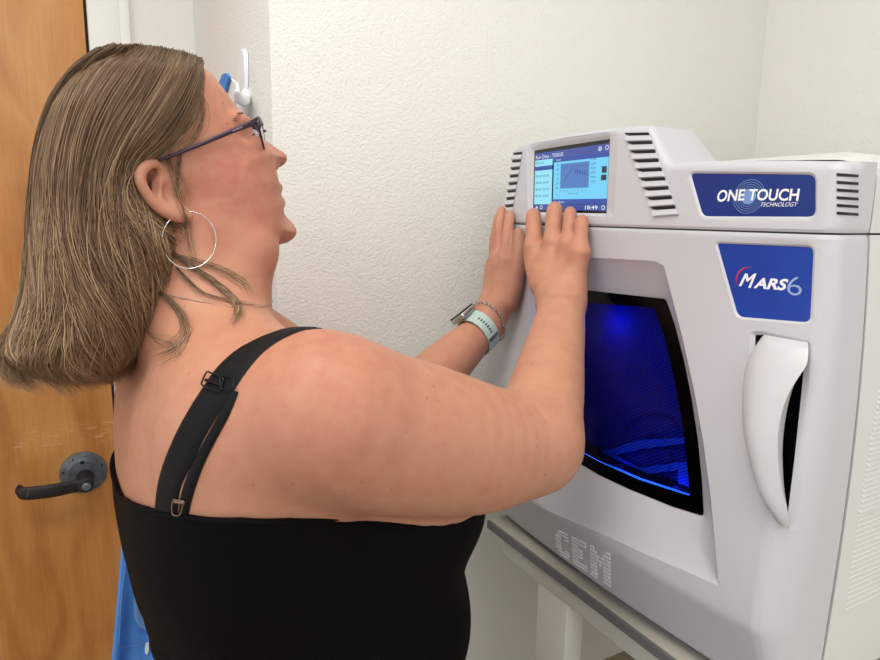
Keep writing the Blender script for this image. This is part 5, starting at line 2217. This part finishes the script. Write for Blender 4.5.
# =========================================================== ACCESSORIES
M['specs'] = mat('plum_frame', (62, 46, 62), 0.3, 0.4)
M['specs2'] = mat('frame_sparkle', (210, 190, 210), 0.3, 0.6)
M['lens'] = glass_mat(); M['lens'].name = 'spectacle_lens'
M['lens'].node_tree.nodes['Transparent BSDF'].inputs[0].default_value = (0.95, 0.95, 0.96, 1)
spc = empty('eyeglasses', HP(258, 135, 0), 'plum-coloured eyeglasses worn by the woman', 'glasses')
def mir(p):
    return p - HR_ * 2 * (p - HC).dot(HR_)
for sg in (1, -1):
    tp = [HP(152, 166, .080), HP(158, 161, .0815), HP(175, 154.5, .081), HP(205, 142.5, .0765), HP(232, 131, .0705), HP(250, 124, .066), HP(257, 121, .062)]
    if sg < 0: tp = [mir(p) for p in tp]
    tp = [Vector(v) for v in spline([list(p) for p in tp], 30)]
    vs, fs = tube_geo(tp, [0.0013] * 30, 8)
    vv = []
    for i, v in enumerate(vs):
        p = tp[i // 8]; d = Vector(v) - p
        k = i // 8 / 29
        d.z *= 1.0 + 2.0 * k ** 2
        vv.append(p + d)
    from_py('temple', vv, fs, M['specs'], spc, angle=60)
    rim = []
    ctr = [(258, 120.5, .061), (259, 128, .064), (262, 140, .060), (264, 148, .048), (265, 150.5, .034), (264.5, 149, .018), (264, 142, .010), (263, 132, .009), (261, 123, .018), (259.5, 119.5, .036), (258.5, 118.5, .052)]
    q = [HP(x, y, l_) for x, y, l_ in ctr]
    if sg < 0: q = [mir(p) for p in q]
    q = [Vector(v) for v in spline([list(p) for p in q], 48, closed=True)]
    rr_ = [0.0011 + 0.0011 * (1 if (i < 5 or i > 33) else 0) for i in range(48)]
    from_py('rim', *tube_geo(q, rr_, 8, closed=True), M['specs'], spc)
    cc = sum(q, Vector()) / 48
    from_py('lens', [cc + HF_ * .002] + q, [(0, 1 + i, 1 + (i + 1) % 48) for i in range(48)], M['lens'], spc)
    pd = [HP(257, 135, .014), HP(256, 139, .0135)]
    if sg < 0: pd = [mir(p) for p in pd]
    from_py('nose_pad', *tube_geo(pd, [0.0022, .0024], 10), M['lens'], spc)
    pa = HP(263, 131, .011); pa = pa if sg > 0 else mir(pa)
    from_py('pad_arm', *tube_geo([pd[0], pd[0].lerp(pa, .5) + HF_ * -.001, pa], .0005, 6), M['specs2'], spc)
from_py('bridge', *tube_geo([HP(263, 131, .009), HP(265.5, 131, 0), mir(HP(263, 131, .009))], .0013, 8), M['specs'], spc)
g = []
for k in range(7):
    a = HP(233 + k * 1.5, 131.6 - k * .62, .0718 - k * .0003); g.append(tube_geo([a, a + UP * .0010], .00045, 5))
from_py('temple_ornament', *merge_geo(g), M['specs2'], spc)

M['silver'] = mat('polished_silver', (230, 228, 222), 0.18, 1.0)
ce = HP(189.5, 241, .070); Re = 0.0268
hoop = []
for k in range(60):
    a = 2 * math.pi * k / 60
    hoop.append(HP(189 + 27 * math.cos(a), 240 + 28.5 * math.sin(a), .0845 - .002 * math.cos(a) + .004 * math.sin(a)))
er = from_py('hoop_earring', *tube_geo(hoop, .00062, 6, closed=True), M['silver'])
tag(er, 'thin silver hoop earring hanging from the woman\'s ear', 'earring')

M['steel0'] = mat('fine_chain', (190, 170, 150), 0.4, 0.7)
# necklace: fine chain round the base of the neck
nk = []
for k in range(64):
    a = 2 * math.pi * k / 64
    d = (-BF * math.cos(a) + BR_ * math.sin(a) - UP * 0.30 * (1 - math.cos(a)) * .5).normalized()
    c = P(206, 283, .650)
    loc, nor, _, _ = BODY.ray_cast(c, d)
    if loc is None or (loc - c).length > .085: loc = c + d * .085
    nk.append(loc + d * .0016)
na = np.array([list(p) for p in nk])
for _ in range(3): na = (np.roll(na, 1, 0) + 2 * na + np.roll(na, -1, 0)) / 4
nc = from_py('necklace', *tube_geo([Vector(v) for v in na], [.0003 + .0002 * (i % 2) for i in range(64)], 6, closed=True), M['steel0'])
tag(nc, 'fine silver chain necklace around the woman\'s neck', 'necklace')

# watch
Cw = P(479, 334.5, 0.9510)
ax_ = (P(489, 321, .967) - P(455, 351, .925)).normalized()
n1 = (P(468.5, 319.5, .9510) - Cw); n1 = (n1 - ax_ * n1.dot(ax_)).normalized()
n2 = ax_.cross(n1)
def wring(off, a):
    """point of the wrist ring at angle a (0 = watch face side)"""
    d = n1 * math.cos(a) + n2 * math.sin(a)
    loc, nor, _, _ = BODY.ray_cast(Cw + ax_ * off + d * 0.09, -d)
    if loc is None or (loc - Cw).length > .05: loc = Cw + ax_ * off + d * .028
    return loc, d
M['mint'] = mat('mint_band', (186, 208, 200), 0.55)
M['steel'] = mat('watch_steel', (200, 198, 194), 0.25, 0.9)
M['wglass'] = mat('watch_black_glass', (12, 12, 14), 0.08)
wt = empty('wristwatch', Cw, 'watch with a mint green band on the woman\'s left wrist', 'watch')
NA = 72
vs, fs = [], []
for k in range(NA):
    a = 2 * math.pi * k / NA
    for j, (o_, li) in enumerate(((-.0105, .0014), (-.0105, .0030), (-.004, .0037), (.004, .0037), (.0105, .0030), (.0105, .0014))):
        loc, d = wring(0, a)
        l2_, _ = wring(o_, a)
        r_ = max((loc - Cw).dot(d), (l2_ - Cw - ax_ * o_).dot(d)) + li
        vs.append(Cw + ax_ * o_ + d * r_)
for k in range(NA):
    k2 = (k + 1) % NA
    for j in range(6):
        fs.append((k * 6 + j, k * 6 + (j + 1) % 6, k2 * 6 + (j + 1) % 6, k2 * 6 + j))
band = from_py('band', vs, fs, M['mint'], wt, angle=45, recalc=True)
hl_ = []
for k in range(7):
    a = math.radians(52 + k * 8.0)
    loc, d = wring(0, a)
    s_ = ax_
    c_ = loc + d * .0041
    hl_.append(tube_geo([c_ - s_ * .0018, c_ + s_ * .0018], .0011, 6))
for sgn in (1, -1):
    pass
loc0, d0 = wring(0, 0)
hl_all = merge_geo(hl_)
M['hole'] = mat('band_hole', (60, 66, 64), 0.8)
from_py('band_hole', *hl_all, M['hole'], band)
topc = loc0 + n1 * 0.0028
def obox(name, c, ex, hx, m, parent, bev=.003):
    bm = bmesh.new()
    add_box(bm, [-h_ for h_ in hx], hx, bev, 3)
    R_ = Matrix(ex).transposed()
    for v in bm.verts: v.co = R_ @ v.co + c
    return from_bm(name, bm, m, parent, smooth=True, angle=40)
obox('case', topc + n1 * .0045, (ax_, n2, n1), (.0148, .0170, .0044), M['steel'], wt)
obox('display_glass', topc + n1 * .0094, (ax_, n2, n1), (.0138, .0160, .0009), M['wglass'], wt, .0008)
obox('crown', topc + n1 * .005 + ax_ * .0155 - n2 * .006, (ax_, n2, n1), (.0014, .0032, .0030), M['steel'], wt, .001)
# clasp on the underside of the band
lc_, dc_ = wring(0, math.radians(118))
obox('clasp', lc_ + dc_ * .0043, (ax_, dc_.cross(ax_), dc_), (.0112, .0030, .0012), M['steel'], wt, .0008)

# bracelet: chain of small links next to the watch
Cb = P(489, 324, 0.962)
bl = []
for k in range(44):
    a = 2 * math.pi * k / 44
    d = n1 * math.cos(a) + n2 * math.sin(a)
    loc, nor, _, _ = BODY.ray_cast(Cb + d * .09, -d)
    if loc is None or (loc - Cb).length > .045: loc = Cb + d * .027
    bl.append(loc + d * .0026)
g = []
for k in range(44):
    c, nx_ = bl[k], bl[(k + 1) % 44]
    t = (nx_ - c).normalized(); d = (c - Cb).normalized(); s_ = t.cross(d)
    side_ = s_ if k % 2 else d
    lp = [c + t * (.0030 * math.cos(b)) + side_ * (.0016 * math.sin(b)) for b in [2 * math.pi * i / 10 for i in range(10)]]
    g.append(tube_geo(lp, .00055, 5, closed=True))
br = from_py('chain_bracelet', *merge_geo(g), M['steel'])
tag(br, 'silver chain bracelet on the woman\'s left wrist, above the watch', 'bracelet')

# ======================================================= HOOK AND GOWN
M['hook'] = mat('white_hook', (246, 247, 250), 0.22)
hy0 = on_plane(246, 50, 0, XC).y
hk = empty('wall_hook', on_plane(246, 75, 0, XC), 'white plastic wall hook on the side of the wall corner', 'hook')
def onret(px, py, out=0.0):
    return on_plane(px, py, 0, XC - out)
# back plate: teardrop plate; bill curving out
pl_px = [(244.5, 48), (247.5, 52), (248.5, 70), (248, 95), (247, 103), (243, 104), (241, 98), (240.5, 70), (242, 52)]
pp = [onret(x, y, .001) for x, y in pl_px]
cxx = sum(pp, Vector()) / len(pp)
vs = [p for p in spline([list(p) for p in pp], 40, closed=True)]
V_ = [Vector(v) for v in vs] + [Vector(v) * .9 + cxx * .1 - Vector((.006, 0, 0)) for v in vs]
fs = [(i, (i + 1) % 40, 40 + (i + 1) % 40, 40 + i) for i in range(40)] + [tuple(range(40, 80))]
from_py('plate', V_, fs, M['hook'], hk, angle=50, recalc=True)
a0 = onret(245.5, 50, .006); 
hp_ = [onret(246, 92, .004), onret(245, 100, .012), onret(243, 101, .022), onret(238.5, 97, .033), onret(236.5, 90, .040)]
hp_ = [Vector(v) for v in spline([list(p) for p in hp_], 16)]
from_py('bill', *tube_geo(hp_, list(np.linspace(.0085, .0068, 13)) + [.006, .0045, .002], 14), M['hook'], hk)

# gown: blue disposable cloth hanging from the hook by its white tie
M['gown'] = mat('blue_gown_fabric', (74, 138, 220), 0.8, bump=(500, 0.35, 3), var=(9, (100, 160, 230), 0.7))
M['gown_w'] = mat('white_gown_tape', (236, 236, 232), 0.8)
M['gown_p'] = mat('pale_blue_panel', (120, 164, 222), 0.7, bump=(500, .3))
gw = empty('hanging_gown', onret(236, 95, .04), 'blue disposable gown hanging from the wall hook behind the woman', 'gown')
top_c = onret(233, 92, .035)
GN, GM = 70, 90
YG = hy0
eL = [on_plane(x, y, 1, YG + .03) for x, y in ((122, 543), (117, 600), (111.5, 660))]
zs_ = [top_c.z - .02, top_c.z - .18, eL[0].z + .12, eL[0].z, eL[1].z, eL[2].z, .55]
xs_ = [XC - .05, XC - .11, eL[0].x + .04, eL[0].x, eL[1].x, eL[2].x, eL[2].x - .04]
def gown_pt(u, v, lift=0.0):
    """u from the near edge beside the wall corner round to the free left edge, v down"""
    z = zs_[0] + (0.55 - zs_[0]) * v
    xl = np.interp(-z, [-q_ for q_ in zs_], xs_)
    near = np.interp(v, [0, .10, .3, 1], [hy0 - .02, .995, .982, .978])
    px_ = np.interp(u, [0, .25, .5, 1], [XC - .014, XC - .035, XC - .4 * (XC - xl), xl])
    py_ = np.interp(u, [0, .25, .5, 1], [near, near + .25 * (hy0 - near) + .01, hy0 + .01 * 1, YG + .03])
    fold = 0.010 * math.sin(u * 24 + 1.2 * math.sin(v * 4)) * min(1, v * 4 + .15) + .004 * math.sin(u * 51 + v * 6)
    fold *= min(1, u * 4)
    return Vector((px_ - lift, py_ + fold + .012, z))
vs = [gown_pt(i / GN, j / GM) for j in range(GM + 1) for i in range(GN + 1)]
fs = [(j * (GN + 1) + i, j * (GN + 1) + i + 1, (j + 1) * (GN + 1) + i + 1, (j + 1) * (GN + 1) + i) for j in range(GM) for i in range(GN)]
gf = from_py('gown_body', vs, fs, M['gown'], gw)
sm = gf.modifiers.new('s', 'SOLIDIFY'); sm.thickness = 0.0012
GB = BVHTree.FromPolygons(vs, fs)
# white neck tape looping over the hook, with a blue edge
tpz = [onret(227, 118, .040), onret(229, 95, .043), onret(231.5, 80, .044), onret(236, 84, .046), onret(239, 100, .044), onret(240, 120, .04)]
tpz = [Vector(v) for v in spline([list(p) for p in tpz], 24)]
def strip(pts, wv, m, name, par):
    vs = []
    for p in pts: vs += [p - wv, p + wv]
    o = from_py(name, vs, [(2 * i, 2 * i + 1, 2 * i + 3, 2 * i + 2) for i in range(len(pts) - 1)], m, par)
    s = o.modifiers.new('s', 'SOLIDIFY'); s.thickness = .0015
    return o
def facet(name, pts, m, par, out):
    """folded fabric end: a closed polygon at distance out from the wall"""
    p = [onret(x, y, out) for x, y in pts]
    vs = p + [q_ + Vector((.004, 0, 0)) for q_ in p]
    n_ = len(p)
    return from_py(name, vs, [tuple(range(n_)), tuple(range(2 * n_ - 1, n_ - 1, -1))] + [(i, (i + 1) % n_, n_ + (i + 1) % n_, n_ + i) for i in range(n_)], m, par, smooth=False, recalc=True)
facet('neck_tape', [(227, 76), (235.5, 83), (236.5, 90), (233, 110), (228, 130), (222, 125), (221, 100)], M['gown_w'], gw, .038)
facet('gown_collar', [(222, 74.5), (226, 73), (228.5, 77), (225, 90), (222, 97), (217, 96), (219, 82)], M['gown'], gw, .043)
# stitched seam and pale pocket low on the gown
def gseam(pts):
    out = []
    for x, y in pts:
        loc, nor, _, _ = GB.ray_cast(CAM, ray(x, y).normalized())
        if loc is None: continue
        out.append(loc - ray(x, y) * .003)
    return out
for o_ in ([(126, 560), (121.5, 600), (119, 647)], [(119, 647), (132, 645.5), (146, 642)]):
    from_py('seam_stitch', *tube_geo(gseam(spline(o_, 12)), .0006, 5), M['gown_p'], gw)
def on_gown(name, pts, m, th_):
    p = []
    for x, y in pts:
        loc, nor, _, _ = GB.ray_cast(CAM, ray(x, y).normalized())
        if loc is None: loc = on_plane(x, y, 1, YG)
        p.append(loc - ray(x, y) * .006)
    d = ray(140, 600).normalized() * th_
    vs = p + [q_ + d for q_ in p]
    n_ = len(p)
    return from_py(name, vs, [tuple(range(n_)), tuple(range(2 * n_ - 1, n_ - 1, -1))] + [(i, (i + 1) % n_, n_ + (i + 1) % n_, n_ + i) for i in range(n_)], m, gw, smooth=False, recalc=True)
on_gown('gown_pocket', [(136, 560), (142, 588), (144, 605), (147, 630), (140, 628), (134, 618), (134, 590)], M['gown_p'], .002)
on_gown('tie_end', [(146, 643), (148.5, 642), (149, 650), (147, 655), (145, 653), (145, 647)], M['gown_w'], .002)
bpy.context.view_layer.update()
